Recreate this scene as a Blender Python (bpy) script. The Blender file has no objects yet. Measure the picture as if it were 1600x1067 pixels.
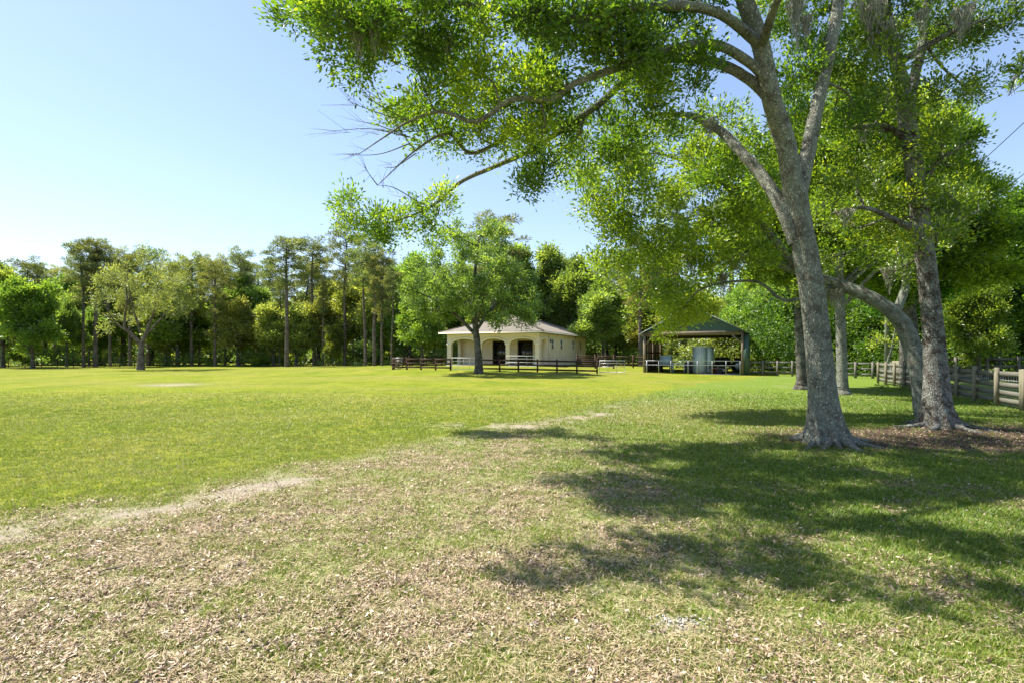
import bpy, math, random
import numpy as np
from mathutils import Vector
random.seed(7)
rng = np.random.default_rng(11)
S = bpy.context.scene
COL = S.collection
R = math.radians

# ------------------------------------------------------------------ camera, sky, sun, exposure
EYE = 1.55; FPX = 850.0; HX = 800.0; HY = 553.0
cam = bpy.data.cameras.new("camera"); co = bpy.data.objects.new("camera", cam); COL.objects.link(co)
co.location = (0, 0, EYE); co.rotation_euler = (R(90), 0, 0)
cam.sensor_width = 36; cam.lens = 36 * FPX / 1600; cam.shift_y = (HY - 533.5) / 1600
cam.clip_end = 3000; cam.clip_start = 0.05
S.camera = co
S.render.resolution_x = 1024; S.render.resolution_y = 682
SUN_EL = 57.0; SUN_AZ = -68.0        # azimuth from +Y, negative = left
w = bpy.data.worlds.new("World"); S.world = w; w.use_nodes = True
nt = w.node_tree; nt.nodes.clear()
sky = nt.nodes.new("ShaderNodeTexSky"); sky.sky_type = 'NISHITA'; sky.sun_disc = False
sky.sun_elevation = R(SUN_EL); sky.sun_rotation = R(SUN_AZ); sky.altitude = 0
sky.air_density = 1.0; sky.dust_density = 0.3; sky.ozone_density = 2.2
bg = nt.nodes.new("ShaderNodeBackground"); bg.inputs[1].default_value = 0.122
wo = nt.nodes.new("ShaderNodeOutputWorld")
tn = nt.nodes.new("ShaderNodeMix"); tn.data_type = 'RGBA'; tn.blend_type = 'MULTIPLY'; tn.inputs[0].default_value = 1; tn.inputs[7].default_value = (0.97, 0.955, 1.0, 1)   # slightly violet white balance
gm = nt.nodes.new("ShaderNodeGamma"); gm.inputs[1].default_value = 0.82
nt.links.new(sky.outputs[0], gm.inputs[0]); nt.links.new(gm.outputs[0], tn.inputs[6]); nt.links.new(tn.outputs[2], bg.inputs[0]); nt.links.new(bg.outputs[0], wo.inputs[0])
sl = bpy.data.lights.new("sun", 'SUN'); sl.energy = 4.5; sl.angle = R(0.53); sl.color = (1.0, 0.94, 0.83)
so = bpy.data.objects.new("sun", sl); COL.objects.link(so)
sd = Vector((math.sin(R(SUN_AZ)) * math.cos(R(SUN_EL)), math.cos(R(SUN_AZ)) * math.cos(R(SUN_EL)), math.sin(R(SUN_EL))))
so.rotation_euler = sd.to_track_quat('Z', 'Y').to_euler(); so.location = sd * 60
S.view_settings.view_transform = 'Standard'; S.view_settings.look = 'None'
S.view_settings.gamma = 1; S.view_settings.use_curve_mapping = False
S.view_settings.exposure = 1.38
S.cycles.max_bounces = 8; S.cycles.transmission_bounces = 6; S.cycles.diffuse_bounces = 4

# ------------------------------------------------------------------ placement helpers
def sstep(a, b, x):
    t = np.clip((np.asarray(x, float) - a) / (b - a), 0, 1); return t * t * (3 - 2 * t)
_P = np.random.default_rng(5).random((256, 256))
def vnoise(x, y):
    x = np.asarray(x, float); y = np.asarray(y, float)
    xi = np.floor(x).astype(int); yi = np.floor(y).astype(int)
    fx = x - xi; fy = y - yi; fx = fx * fx * (3 - 2 * fx); fy = fy * fy * (3 - 2 * fy)
    a = _P[xi & 255, yi & 255]; b = _P[(xi + 1) & 255, yi & 255]
    c = _P[xi & 255, (yi + 1) & 255]; d = _P[(xi + 1) & 255, (yi + 1) & 255]
    return (a * (1 - fx) + b * fx) * (1 - fy) + (c * (1 - fx) + d * fx) * fy
def fbm(x, y, o=4):
    s = 0; a = 0.5; n = 0
    for i in range(o):
        s = s + a * vnoise(x * 2 ** i + 17 * i, y * 2 ** i + 31 * i); n += a; a *= 0.55
    return s / n
def T(x, y):
    x = np.asarray(x, float); y = np.asarray(y, float)
    g = 0.49 * sstep(36, 52, y) * np.exp(-(x / 16) ** 2)
    m = 0.05 * (fbm(x / 6 + 3, y / 6, 2) - 0.5) * sstep(3, 12, y)
    # the small mound the two front oaks stand on
    m = m + 0.10 * np.exp(-((x - 5.6) / 1.6) ** 2 - ((y - 9.8) / 1.4) ** 2) + 0.10 * np.exp(-((x - 9.4) / 2.0) ** 2 - ((y - 11.9) / 1.4) ** 2)
    return g + m
def P(px, py, d):
    return np.array([(px - HX) * d / FPX, d, EYE - (py - HY) * d / FPX])
def G(px, py):
    lo, hi = 1.0, 400.0
    for _ in range(50):
        m = (lo + hi) / 2; p = P(px, py, m)
        if p[2] > T(p[0], p[1]): lo = m
        else: hi = m
    p = P(px, py, lo); p[2] = float(T(p[0], p[1])); return p

# ------------------------------------------------------------------ mesh helpers
def mesh_np(name, V, quads=None, tris=None, mat=None, attrs=None, smooth=False, uv=None):
    V = np.asarray(V, np.float32).reshape(-1, 3)
    me = bpy.data.meshes.new(name)
    idx = []; sizes = []
    if quads is not None and len(quads):
        q = np.asarray(quads, np.int32).reshape(-1, 4); idx.append(q.ravel()); sizes.append(np.full(len(q), 4, np.int32))
    if tris is not None and len(tris):
        t = np.asarray(tris, np.int32).reshape(-1, 3); idx.append(t.ravel()); sizes.append(np.full(len(t), 3, np.int32))
    idx = np.concatenate(idx); sizes = np.concatenate(sizes)
    me.vertices.add(len(V)); me.vertices.foreach_set("co", V.ravel())
    me.loops.add(len(idx)); me.loops.foreach_set("vertex_index", idx)
    me.polygons.add(len(sizes))
    st = np.zeros(len(sizes), np.int32); st[1:] = np.cumsum(sizes)[:-1]
    me.polygons.foreach_set("loop_start", st)
    if smooth: me.polygons.foreach_set("use_smooth", np.ones(len(sizes), bool))
    for k, (dom, arr) in (attrs or {}).items():
        a = me.attributes.new(k, 'FLOAT', dom); a.data.foreach_set("value", np.asarray(arr, np.float32))
    me.update(calc_edges=True)
    if mat: me.materials.append(mat)
    return me
def link(name, me, parent=None, loc=None, rz=0):
    o = bpy.data.objects.new(name, me); COL.objects.link(o)
    if parent: o.parent = parent
    if loc is not None: o.location = [float(v) for v in loc]
    if rz: o.rotation_euler = (0, 0, rz)
    return o
def tag(o, label=None, cat=None, group=None, kind=None):
    if label: o['label'] = label
    if cat: o['category'] = cat
    if group: o['group'] = group
    if kind: o['kind'] = kind
    return o
def thing(name, label, cat, loc=(0, 0, 0), rz=0, group=None):
    o = link(name, None, None, loc, rz); o.empty_display_size = 0.3
    return tag(o, label, cat, group)
def copy_tree(root, loc, rz, sc, label, group=None):
    r = root.copy(); COL.objects.link(r); r.location = [float(v) for v in loc]; r.rotation_euler = (0, 0, rz); r.scale = sc
    r['label'] = label
    if group: r['group'] = group
    elif 'group' in r: del r['group']
    for ch in root.children:
        c = ch.copy(); COL.objects.link(c); c.parent = r
    return r
class MB:
    """collects boxes, bars and tubes in one mesh"""
    def __init__(s): s.v = []; s.q = []; s.t = []; s.n = 0
    def add(s, V, Q=(), TT=()):
        V = np.asarray(V, float).reshape(-1, 3)
        for f in Q: s.q.append([i + s.n for i in f])
        for f in TT: s.t.append([i + s.n for i in f])
        s.v.append(V); s.n += len(V)
    def box(s, c, d, rz=0, top=1.0):
        x, y, z = [k / 2 for k in d]
        V = np.array([[-x, -y, -z], [x, -y, -z], [x, y, -z], [-x, y, -z], [-x * top, -y * top, z], [x * top, -y * top, z], [x * top, y * top, z], [-x * top, y * top, z]])
        ca, sa = math.cos(rz), math.sin(rz)
        V = V @ np.array([[ca, sa, 0], [-sa, ca, 0], [0, 0, 1]]) + np.array(c)
        s.add(V, [(0, 3, 2, 1), (4, 5, 6, 7), (0, 1, 5, 4), (1, 2, 6, 5), (2, 3, 7, 6), (3, 0, 4, 7)])
    def bar(s, a, b, wd, h, up=(0, 0, 1)):
        a = np.array(a, float); b = np.array(b, float); t = b - a; t /= np.linalg.norm(t)
        sd_ = np.cross(t, up); sd_ /= np.linalg.norm(sd_); u = np.cross(sd_, t)
        V = []
        for p in (a, b):
            for i, j in ((-1, -1), (1, -1), (1, 1), (-1, 1)): V.append(p + sd_ * wd / 2 * i + u * h / 2 * j)
        s.add(V, [(0, 3, 2, 1), (4, 5, 6, 7), (0, 1, 5, 4), (1, 2, 6, 5), (2, 3, 7, 6), (3, 0, 4, 7)])
    def tube(s, pts, rad, n=8, cap=True):
        V, Q = tube_geo(pts, rad, n); k = len(V)
        s.add(V, Q.tolist())
        if cap:
            c0 = len(V) - n
            s.add([pts[0], pts[-1]]); b = s.n - 2; o = b - k
            for i in range(n):
                s.t.append([b, o + (i + 1) % n, o + i]); s.t.append([b + 1, o + c0 + i, o + c0 + (i + 1) % n])
    def build(s, name, mat, parent=None, smooth=False):
        return link(name, mesh_np(name, np.concatenate(s.v), s.q, s.t, mat, smooth=smooth), parent)
    def mesh(s, name, mat): return mesh_np(name, np.concatenate(s.v), s.q, s.t, mat)
def tube_geo(pts, rad, n, radf=None):
    pts = np.asarray(pts, float); m = len(pts)
    rad = np.broadcast_to(np.asarray(rad, float), (m,))
    t = np.gradient(pts, axis=0); t /= (np.linalg.norm(t, axis=1)[:, None] + 1e-9)
    mt = t.mean(0); ref = np.eye(3)[int(np.argmin(np.abs(mt)))]
    a = np.cross(t, ref); a /= (np.linalg.norm(a, axis=1)[:, None] + 1e-9); b = np.cross(t, a)
    th = np.linspace(0, 2 * np.pi, n, endpoint=False)
    rr = rad[:, None] * np.ones((1, n))
    if radf is not None: rr = rr * radf
    V = pts[:, None, :] + rr[:, :, None] * (a[:, None, :] * np.cos(th)[None, :, None] + b[:, None, :] * np.sin(th)[None, :, None])
    i = np.arange(m - 1)[:, None] * n; j = np.arange(n)[None, :]; j2 = (j + 1) % n
    Q = np.stack([i + j, i + j2, i + n + j2, i + n + j], -1).reshape(-1, 4)
    return V.reshape(-1, 3), Q
def curve(ctrl, n):
    """Catmull-Rom through control points (any columns)"""
    c = np.asarray(ctrl, float); c = np.vstack([2 * c[0] - c[1], c, 2 * c[-1] - c[-2]])
    k = len(c) - 3; out = []
    for u in np.linspace(0, k - 1e-6, n):
        i = int(u); f = u - i; p0, p1, p2, p3 = c[i:i + 4]
        out.append(0.5 * ((2 * p1) + (p2 - p0) * f + (2 * p0 - 5 * p1 + 4 * p2 - p3) * f * f + (3 * p1 - p0 - 3 * p2 + p3) * f ** 3))
    return np.array(out)

# ------------------------------------------------------------------ materials
def newmat(name):
    m = bpy.data.materials.new(name); m.use_nodes = True; m.node_tree.nodes.clear(); return m, m.node_tree
def N(nt, typ, **kw):
    n = nt.nodes.new(typ)
    for k, v in kw.items():
        if k.startswith('i_'):
            key = k[2:]; key = int(key) if key.isdigit() else key.replace('_', ' ')
            n.inputs[key].default_value = v
        else: setattr(n, k, v)
    return n
def ramp(nt, fac, stops, interp='LINEAR'):
    r = nt.nodes.new("ShaderNodeValToRGB"); r.color_ramp.interpolation = interp
    e = r.color_ramp.elements
    while len(e) < len(stops): e.new(0.5)
    for i, (p, c) in enumerate(stops): e[i].position = p; e[i].color = (*c, 1)
    if fac is not None: nt.links.new(fac, r.inputs[0])
    return r.outputs[0]
def mixc(nt, f, a, b, mode='MIX'):
    m = nt.nodes.new("ShaderNodeMix"); m.data_type = 'RGBA'; m.blend_type = mode
    for s_, v in ((0, f), (6, a), (7, b)):
        if hasattr(v, 'links'): nt.links.new(v, m.inputs[s_])
        else: m.inputs[s_].default_value = v if s_ == 0 else (*v, 1)
    return m.outputs[2]
def math_(nt, op, a, b=0.0, clamp=False):
    m = nt.nodes.new("ShaderNodeMath"); m.operation = op; m.use_clamp = clamp
    for i, v in ((0, a), (1, b)):
        if hasattr(v, 'links'): nt.links.new(v, m.inputs[i])
        else: m.inputs[i].default_value = v
    return m.outputs[0]
def noise(nt, scale, detail=4, vec=None, rough=0.55, out=0):
    n = N(nt, "ShaderNodeTexNoise", i_Scale=scale, i_Detail=detail, i_Roughness=rough)
    if vec is not None: nt.links.new(vec, n.inputs['Vector'])
    return n.outputs[out]
def texco(nt, which='Object', scale=None):
    t = nt.nodes.new("ShaderNodeTexCoord").outputs[which]
    if scale:
        m = N(nt, "ShaderNodeMapping"); m.inputs['Scale'].default_value = scale; nt.links.new(t, m.inputs['Vector']); t = m.outputs[0]
    return t
def finish(nt, col, rough=0.8, bump=None, bstr=0.3, bdist=0.02, spec=0.3, metal=0.0):
    b = N(nt, "ShaderNodeBsdfPrincipled"); b.inputs['Roughness'].default_value = rough
    b.inputs['Specular IOR Level'].default_value = spec; b.inputs['Metallic'].default_value = metal
    if hasattr(col, 'links'): nt.links.new(col, b.inputs['Base Color'])
    else: b.inputs['Base Color'].default_value = (*col, 1)
    if bump is not None:
        bp = N(nt, "ShaderNodeBump", i_Strength=bstr, i_Distance=bdist); nt.links.new(bump, bp.inputs['Height']); nt.links.new(bp.outputs[0], b.inputs['Normal'])
    o = N(nt, "ShaderNodeOutputMaterial"); nt.links.new(b.outputs[0], o.inputs[0])
def leafmat(name, c0, c1, c2, trans=0.5, vary=0.12, sheen=0.04, tr_gain=1.6):
    """c0 dark leaf, c1 mid, c2 pale leaf; picked by the leaf's own 'tint'"""
    m, t = newmat(name)
    at = N(t, "ShaderNodeAttribute", attribute_name='tint').outputs['Fac']
    col = ramp(t, at, [(0.0, c0), (0.55, c1), (1.0, c2)])
    oi = N(t, "ShaderNodeObjectInfo").outputs['Random']
    hs = N(t, "ShaderNodeHueSaturation")
    t.links.new(math_(t, 'MULTIPLY_ADD', oi, vary * 0.35), hs.inputs['Hue']); hs.inputs['Hue'].links[0].from_node.inputs[2].default_value = 0.5 - vary * 0.17
    v = math_(t, 'MULTIPLY_ADD', oi, vary * 3); v.node.inputs[2].default_value = 1 - vary * 1.5
    t.links.new(v, hs.inputs['Value']); t.links.new(col, hs.inputs['Color'])
    d = N(t, "ShaderNodeBsdfDiffuse"); tr = N(t, "ShaderNodeBsdfTranslucent"); g = N(t, "ShaderNodeBsdfGlossy", i_Roughness=0.38)
    t.links.new(hs.outputs[0], d.inputs[0])
    tc = mixc(t, 1.0, hs.outputs[0], (tr_gain * 1.25, tr_gain * 1.17, tr_gain * 0.40), 'MULTIPLY'); t.links.new(tc, tr.inputs[0])
    g.inputs[0].default_value = (0.9, 0.95, 0.9, 1)
    mx = N(t, "ShaderNodeMixShader", i_0=trans); t.links.new(d.outputs[0], mx.inputs[1]); t.links.new(tr.outputs[0], mx.inputs[2])
    m2 = N(t, "ShaderNodeMixShader", i_0=sheen); t.links.new(mx.outputs[0], m2.inputs[1]); t.links.new(g.outputs[0], m2.inputs[2])
    o = N(t, "ShaderNodeOutputMaterial"); t.links.new(m2.outputs[0], o.inputs[0])
    return m
def barkmat(name, base, dark, lichen, lich_amt=0.5, scale=1.0, bstr=0.9):
    m, t = newmat(name)
    v = texco(t, 'Object', (1, 1, 0.28)); v2 = texco(t, 'Object')
    vo = N(t, "ShaderNodeTexVoronoi", feature='DISTANCE_TO_EDGE', i_Scale=40 * scale); 
    wv = N(t, "ShaderNodeVectorMath", operation='ADD'); nz = noise(t, 9 * scale, 3, v, out=1)
    sc = N(t, "ShaderNodeVectorMath", operation='SCALE'); sc.inputs['Scale'].default_value = 0.12; t.links.new(nz, sc.inputs[0])
    t.links.new(v, wv.inputs[0]); t.links.new(sc.outputs[0], wv.inputs[1]); t.links.new(wv.outputs[0], vo.inputs['Vector'])
    cr = ramp(t, vo.outputs['Distance'], [(0.0, (0.25, 0.25, 0.25)), (0.30, (1, 1, 1))])
    n1 = noise(t, 30 * scale, 6, v2, 0.7)
    c = mixc(t, cr, dark, base)
    c = mixc(t, ramp(t, noise(t, 3.0 * scale, 4, v2), [(0.35, (0, 0, 0)), (0.65, (1, 1, 1))]), c, tuple(k * 0.48 for k in base))
    lm = math_(t, 'MULTIPLY', ramp(t, noise(t, 4.5 * scale, 7, v2, 0.75), [(0.5 - 0.16 * lich_amt, (0, 0, 0)), (0.62 - 0.1 * lich_amt, (1, 1, 1))]), math_(t, 'MULTIPLY_ADD', cr, 0.7)); lm.node.inputs[1].links[0].from_node.inputs[2].default_value = 0.3
    c = mixc(t, lm, c, lichen)
    sp = N(t, "ShaderNodeTexVoronoi", i_Scale=15 * scale); t.links.new(v2, sp.inputs['Vector'])
    c = mixc(t, math_(t, 'MULTIPLY', ramp(t, sp.outputs['Distance'], [(0.16, (1, 1, 1)), (0.24, (0, 0, 0))]), lich_amt), c, tuple(min(1, k * 1.5) for k in lichen))
    c = mixc(t, ramp(t, n1, [(0.3, (0.7, 0.7, 0.7)), (0.7, (1.25, 1.25, 1.25))]), c, c, 'MIX')
    c = mixc(t, 1.0, c, ramp(t, n1, [(0.25, (0.55, 0.55, 0.55)), (0.75, (1, 1, 1))]), 'MULTIPLY')
    h = math_(t, 'MULTIPLY_ADD', n1, 0.5); t.links.new(cr, h.node.inputs[2])
    finish(t, c, 0.9, h, bstr, 0.03, 0.15)
    return m
def plain(name, c, rough=0.7, var=0.15, scale=6, spec=0.3, metal=0.0, bstr=0.1, dirt=None):
    m, t = newmat(name); v = texco(t)
    n = noise(t, scale, 5, v)
    col = ramp(t, n, [(0.3, tuple(k * (1 - var) for k in c)), (0.7, tuple(min(1, k * (1 + var)) for k in c))])
    if dirt: col = mixc(t, ramp(t, noise(t, scale * 0.4, 6, v, 0.7), [(0.48, (0, 0, 0)), (0.7, (1, 1, 1))]), col, dirt)
    finish(t, col, rough, noise(t, scale * 12, 3, v), bstr, 0.01, spec, metal)
    return m
def woodmat(name, c, c2, axis=(1, 1, 12), rough=0.85, bstr=0.4):
    m, t = newmat(name); v = texco(t, 'Object', axis)
    n = noise(t, 3, 6, v, 0.7); n2 = noise(t, 0.7, 3, texco(t))
    col = ramp(t, n, [(0.3, c2), (0.6, c)]); col = mixc(t, math_(t, 'MULTIPLY', n2, 0.6), col, c2)
    finish(t, col, rough, n, bstr, 0.01, 0.15); return m

M = {}
M['oak'] = leafmat('oak_leaf', (0.04, 0.09, 0.012), (0.11, 0.195, 0.022), (0.30, 0.385, 0.04), 0.55, vary=.05)
M['lean'] = leafmat('young_oak_leaf', (0.05, 0.105, 0.012), (0.13, 0.215, 0.025), (0.31, 0.39, 0.045), 0.55, vary=.05)
M['dark'] = leafmat('dark_leaf', (0.035, 0.08, 0.014), (0.085, 0.17, 0.025), (0.18, 0.30, 0.045), 0.48, sheen=0.025)
M['mid'] = leafmat('wood_leaf', (0.07, 0.12, 0.035), (0.155, 0.235, 0.07), (0.31, 0.38, 0.13), 0.5, tr_gain=2.0)
M['bright'] = leafmat('bright_leaf', (0.07, 0.12, 0.025), (0.16, 0.23, 0.045), (0.30, 0.36, 0.07), 0.5)
M['pale'] = leafmat('pale_leaf', (0.11, 0.14, 0.045), (0.21, 0.25, 0.08), (0.34, 0.38, 0.14), 0.48)
M['pine'] = leafmat('pine_needles', (0.075, 0.105, 0.05), (0.15, 0.195, 0.09), (0.28, 0.32, 0.15), 0.42, tr_gain=1.7)
M['olive'] = leafmat('olive_needles', (0.11, 0.13, 0.055), (0.21, 0.235, 0.10), (0.33, 0.35, 0.16), 0.45, tr_gain=1.7)
M['barkA'] = barkmat('bark_oak', (0.23, 0.21, 0.165), (0.06, 0.047, 0.036), (0.38, 0.40, 0.33), 0.85)
M['barkB'] = barkmat('bark_oak_dark', (0.17, 0.14, 0.11), (0.035, 0.026, 0.02), (0.42, 0.43, 0.38), 0.5)
M['barkL'] = barkmat('bark_pale', (0.19, 0.19, 0.155), (0.06, 0.05, 0.04), (0.31, 0.34, 0.28), 0.7, 1.2, 0.5)
M['barkP'] = barkmat('bark_pine', (0.20, 0.16, 0.13), (0.07, 0.05, 0.04), (0.28, 0.25, 0.22), 0.4, 0.6, 0.4)
M['barkW'] = barkmat('bark_wood_oak', (0.12, 0.105, 0.085), (0.04, 0.032, 0.026), (0.24, 0.24, 0.21), 0.4, 0.6, 0.4)
M['moss'] = plain('spanish_moss', (0.27, 0.27, 0.22), 0.95, 0.3, 20, 0.05)
M['stucco'] = plain('stucco', (0.74, 0.635, 0.515), 0.9, 0.05, 2.5, 0.2, 0, 0.25, dirt=(0.66, 0.56, 0.45))
M['trim'] = plain('stucco_trim', (0.80, 0.71, 0.58), 0.85, 0.05, 4, 0.2)
M['white'] = plain('white_paint', (0.75, 0.74, 0.70), 0.5, 0.05, 5, 0.4)
M['concrete'] = plain('concrete', (0.42, 0.40, 0.36), 0.9, 0.15, 3, 0.2)
M['glass'] = plain('dark_glass', (0.015, 0.017, 0.02), 0.12, 0.1, 3, 0.8, 0, 0.01)
M['doorframe'] = plain('bronze_frame', (0.035, 0.026, 0.02), 0.5, 0.2, 6, 0.4)
M['brownfence'] = woodmat('brown_fence_board', (0.085, 0.055, 0.038), (0.035, 0.022, 0.016))
M['greyfence'] = woodmat('weathered_board', (0.20, 0.195, 0.16), (0.08, 0.077, 0.062), (3, 3, 45), bstr=.12)
M['post'] = woodmat('treated_post', (0.25, 0.23, 0.16), (0.12, 0.11, 0.075), (10, 10, 1))
M['shedwood'] = woodmat('shed_timber', (0.27, 0.22, 0.16), (0.12, 0.09, 0.065), (8, 8, 1))
M['greymetal'] = plain('galvanised_tube', (0.50, 0.51, 0.52), 0.4, 0.15, 8, 0.5, 0.6, 0.05)
M['whitetube'] = plain('white_tube', (0.72, 0.72, 0.70), 0.45, 0.1, 8, 0.4)
M['bluegrey'] = plain('blue_grey_panel', (0.52, 0.62, 0.64), 0.55, 0.06, 3, 0.3, 0, 0.05, dirt=(0.42, 0.50, 0.50))
M['blue'] = plain('blue_box', (0.36, 0.52, 0.66), 0.5, 0.1, 4, 0.3)
M['red'] = plain('red_paint', (0.28, 0.03, 0.025), 0.45, 0.2, 5, 0.4, dirt=(0.12, 0.04, 0.03))
M['black'] = plain('black_rubber', (0.02, 0.02, 0.022), 0.75, 0.2, 6, 0.3)
M['darksteel'] = plain('dark_steel', (0.06, 0.06, 0.065), 0.5, 0.2, 6, 0.4, 0.3)
def ribbed(name, c, axis='X', sc=22):
    m, t = newmat(name); v = texco(t)
    wv = N(t, "ShaderNodeTexWave", bands_direction=axis, i_Scale=sc / 6.283 * 1.0); t.links.new(v, wv.inputs['Vector'])
    n = noise(t, 2, 5, v)
    col = mixc(t, n, c, tuple(k * 0.7 for k in c)); col = mixc(t, math_(t, 'MULTIPLY', wv.outputs['Fac'], 0.25), col, tuple(k * 1.3 for k in c))
    finish(t, col, 0.5, wv.outputs['Fac'], 0.6, 0.03, 0.4); return m
M['greenmetal'] = ribbed('green_ribbed_metal', (0.06, 0.11, 0.09))
M['tinside'] = ribbed('shed_inner_sheet', (0.66, 0.60, 0.48), 'Y')
def shingle():
    m, t = newmat('roof_shingle'); v = texco(t)
    b = N(t, "ShaderNodeTexBrick", i_Scale=1.0); b.inputs['Brick Width'].default_value = 0.33; b.inputs['Row Height'].default_value = 0.14
    b.inputs['Mortar Size'].default_value = 0.008
    b.inputs['Color1'].default_value = (0.15, 0.135, 0.115, 1); b.inputs['Color2'].default_value = (0.235, 0.21, 0.18, 1); b.inputs['Mortar'].default_value = (0.10, 0.075, 0.06, 1)
    t.links.new(v, b.inputs['Vector'])
    c = mixc(t, ramp(t, noise(t, 0.9, 5, v), [(0.35, (0, 0, 0)), (0.7, (1, 1, 1))]), b.outputs['Color'], (0.19, 0.17, 0.145))
    finish(t, c, 0.92, noise(t, 30, 3, v), 0.4, 0.02, 0.1); return m
M['shingle'] = shingle()

# ------------------------------------------------------------------ ground
BX = [-40, -12, -4.6, -3.6, -2.2, 0.9, 4.3, 9.9, 20, 60]; BY = [-20, 2.0, 4.7, 5.6, 8.1, 12.3, 18.3, 28, 39, 60]
def zones(x, y):
    wob = (fbm(x * 0.8, y * 0.8, 3) - 0.5) * (0.6 + 0.05 * y)
    s = (y - np.interp(x, BX, BY)) * 0.6 + wob
    lawn = sstep(-0.15, 0.75 + 0.02 * y, s)
    gx = sstep(0.3, 3.6, x + 0.12 * (y - 5) + 1.4 * (fbm(x * 0.6 + 9, y * 0.6, 3) - 0.5))
    f1 = fbm(x * 1.3 + 40, y * 1.3, 4); f2 = fbm(x * 4 + 7, y * 4 + 3, 3)
    litter = np.clip((1 - lawn) * (0.42 - 0.56 * gx - 0.10 * sstep(4.5, 8, y)) + (f1 - 0.48) * 2.3 * (1 - lawn) + (f2 - 0.5) * 0.7 * (1 - lawn), 0, 1)
    litter *= (1 - sstep(14, 26, y) * 0.5)
    sn = fbm(x * 1.1 + 77, y * 1.1 + 5, 4)
    sand = np.exp(-((s + 0.12) / (0.30 + 0.014 * y)) ** 2) * sstep(0.34, 0.54, sn) * (1 - sstep(14, 19, y))
    sand += np.exp(-((x + 0.3) / 1.2) ** 2 - ((y - 11.7) / 0.55) ** 2) * sstep(0.35, 0.55, f1)
    sand += np.exp(-((x + 17.2) / 1.2) ** 2 - ((y - 27.6) / 1.0) ** 2)
    sand += 1.2 * np.exp(-((x - 0.94) / 0.16) ** 2 - ((y - 3.13) / 0.10) ** 2)
    dry = np.exp(-((x - 4.4) / 2.6) ** 2 - ((y - 14.5) / 4.2) ** 2) * 0.8 * (1 - lawn)
    mul = np.clip(1.5 * np.exp(-(((x - 7.9) / 3.0) ** 2) ** 1.2 - (((y - 9.75) / 1.55) ** 2) ** 1.2) + 1.2 * np.exp(-((x - 11.2) / 3.0) ** 2 - ((y - 9.7) / 1.2) ** 2) + 0.6 * np.exp(-((x - 5.6) / 1.1) ** 2 - ((y - 9.3) / .8) ** 2) + (f1 - 0.55) * 1.0 * sstep(4, 6, x) * (1 - sstep(12, 13.5, y)) * sstep(6.5, 7.6, y), 0, 1)
    return lawn, litter, np.clip(sand, 0, 1), mul, dry, gx
def spaced(a, b, fine0, fine1, st, grow):
    mids = list(np.arange(fine0, fine1, st)); hi = []; v = fine1; s_ = st
    while v < b: hi.append(v); s_ *= grow; v += s_
    lo = []; v = fine0; s_ = st
    while v > a: s_ *= grow; v -= s_; lo.append(v)
    return np.array(lo[::-1] + mids + hi)
gx_ = spaced(-900, 900, -7, 12, 0.10, 1.035); gy_ = spaced(-60, 1500, 2.2, 14, 0.09, 1.03)
X, Y = np.meshgrid(gx_, gy_); Z = T(X, Y) + 0.018 * (fbm(X * 3, Y * 3, 3) - 0.5) * (1 - sstep(14, 20, Y))
lawn, litter, sand, mul, dry, ggx = zones(X, Y)
nx = len(gx_); ny = len(gy_); ii = np.arange((ny - 1))[:, None] * nx + np.arange(nx - 1)[None, :]
Qg = np.stack([ii, ii + 1, ii + nx + 1, ii + nx], -1).reshape(-1, 4)
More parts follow.
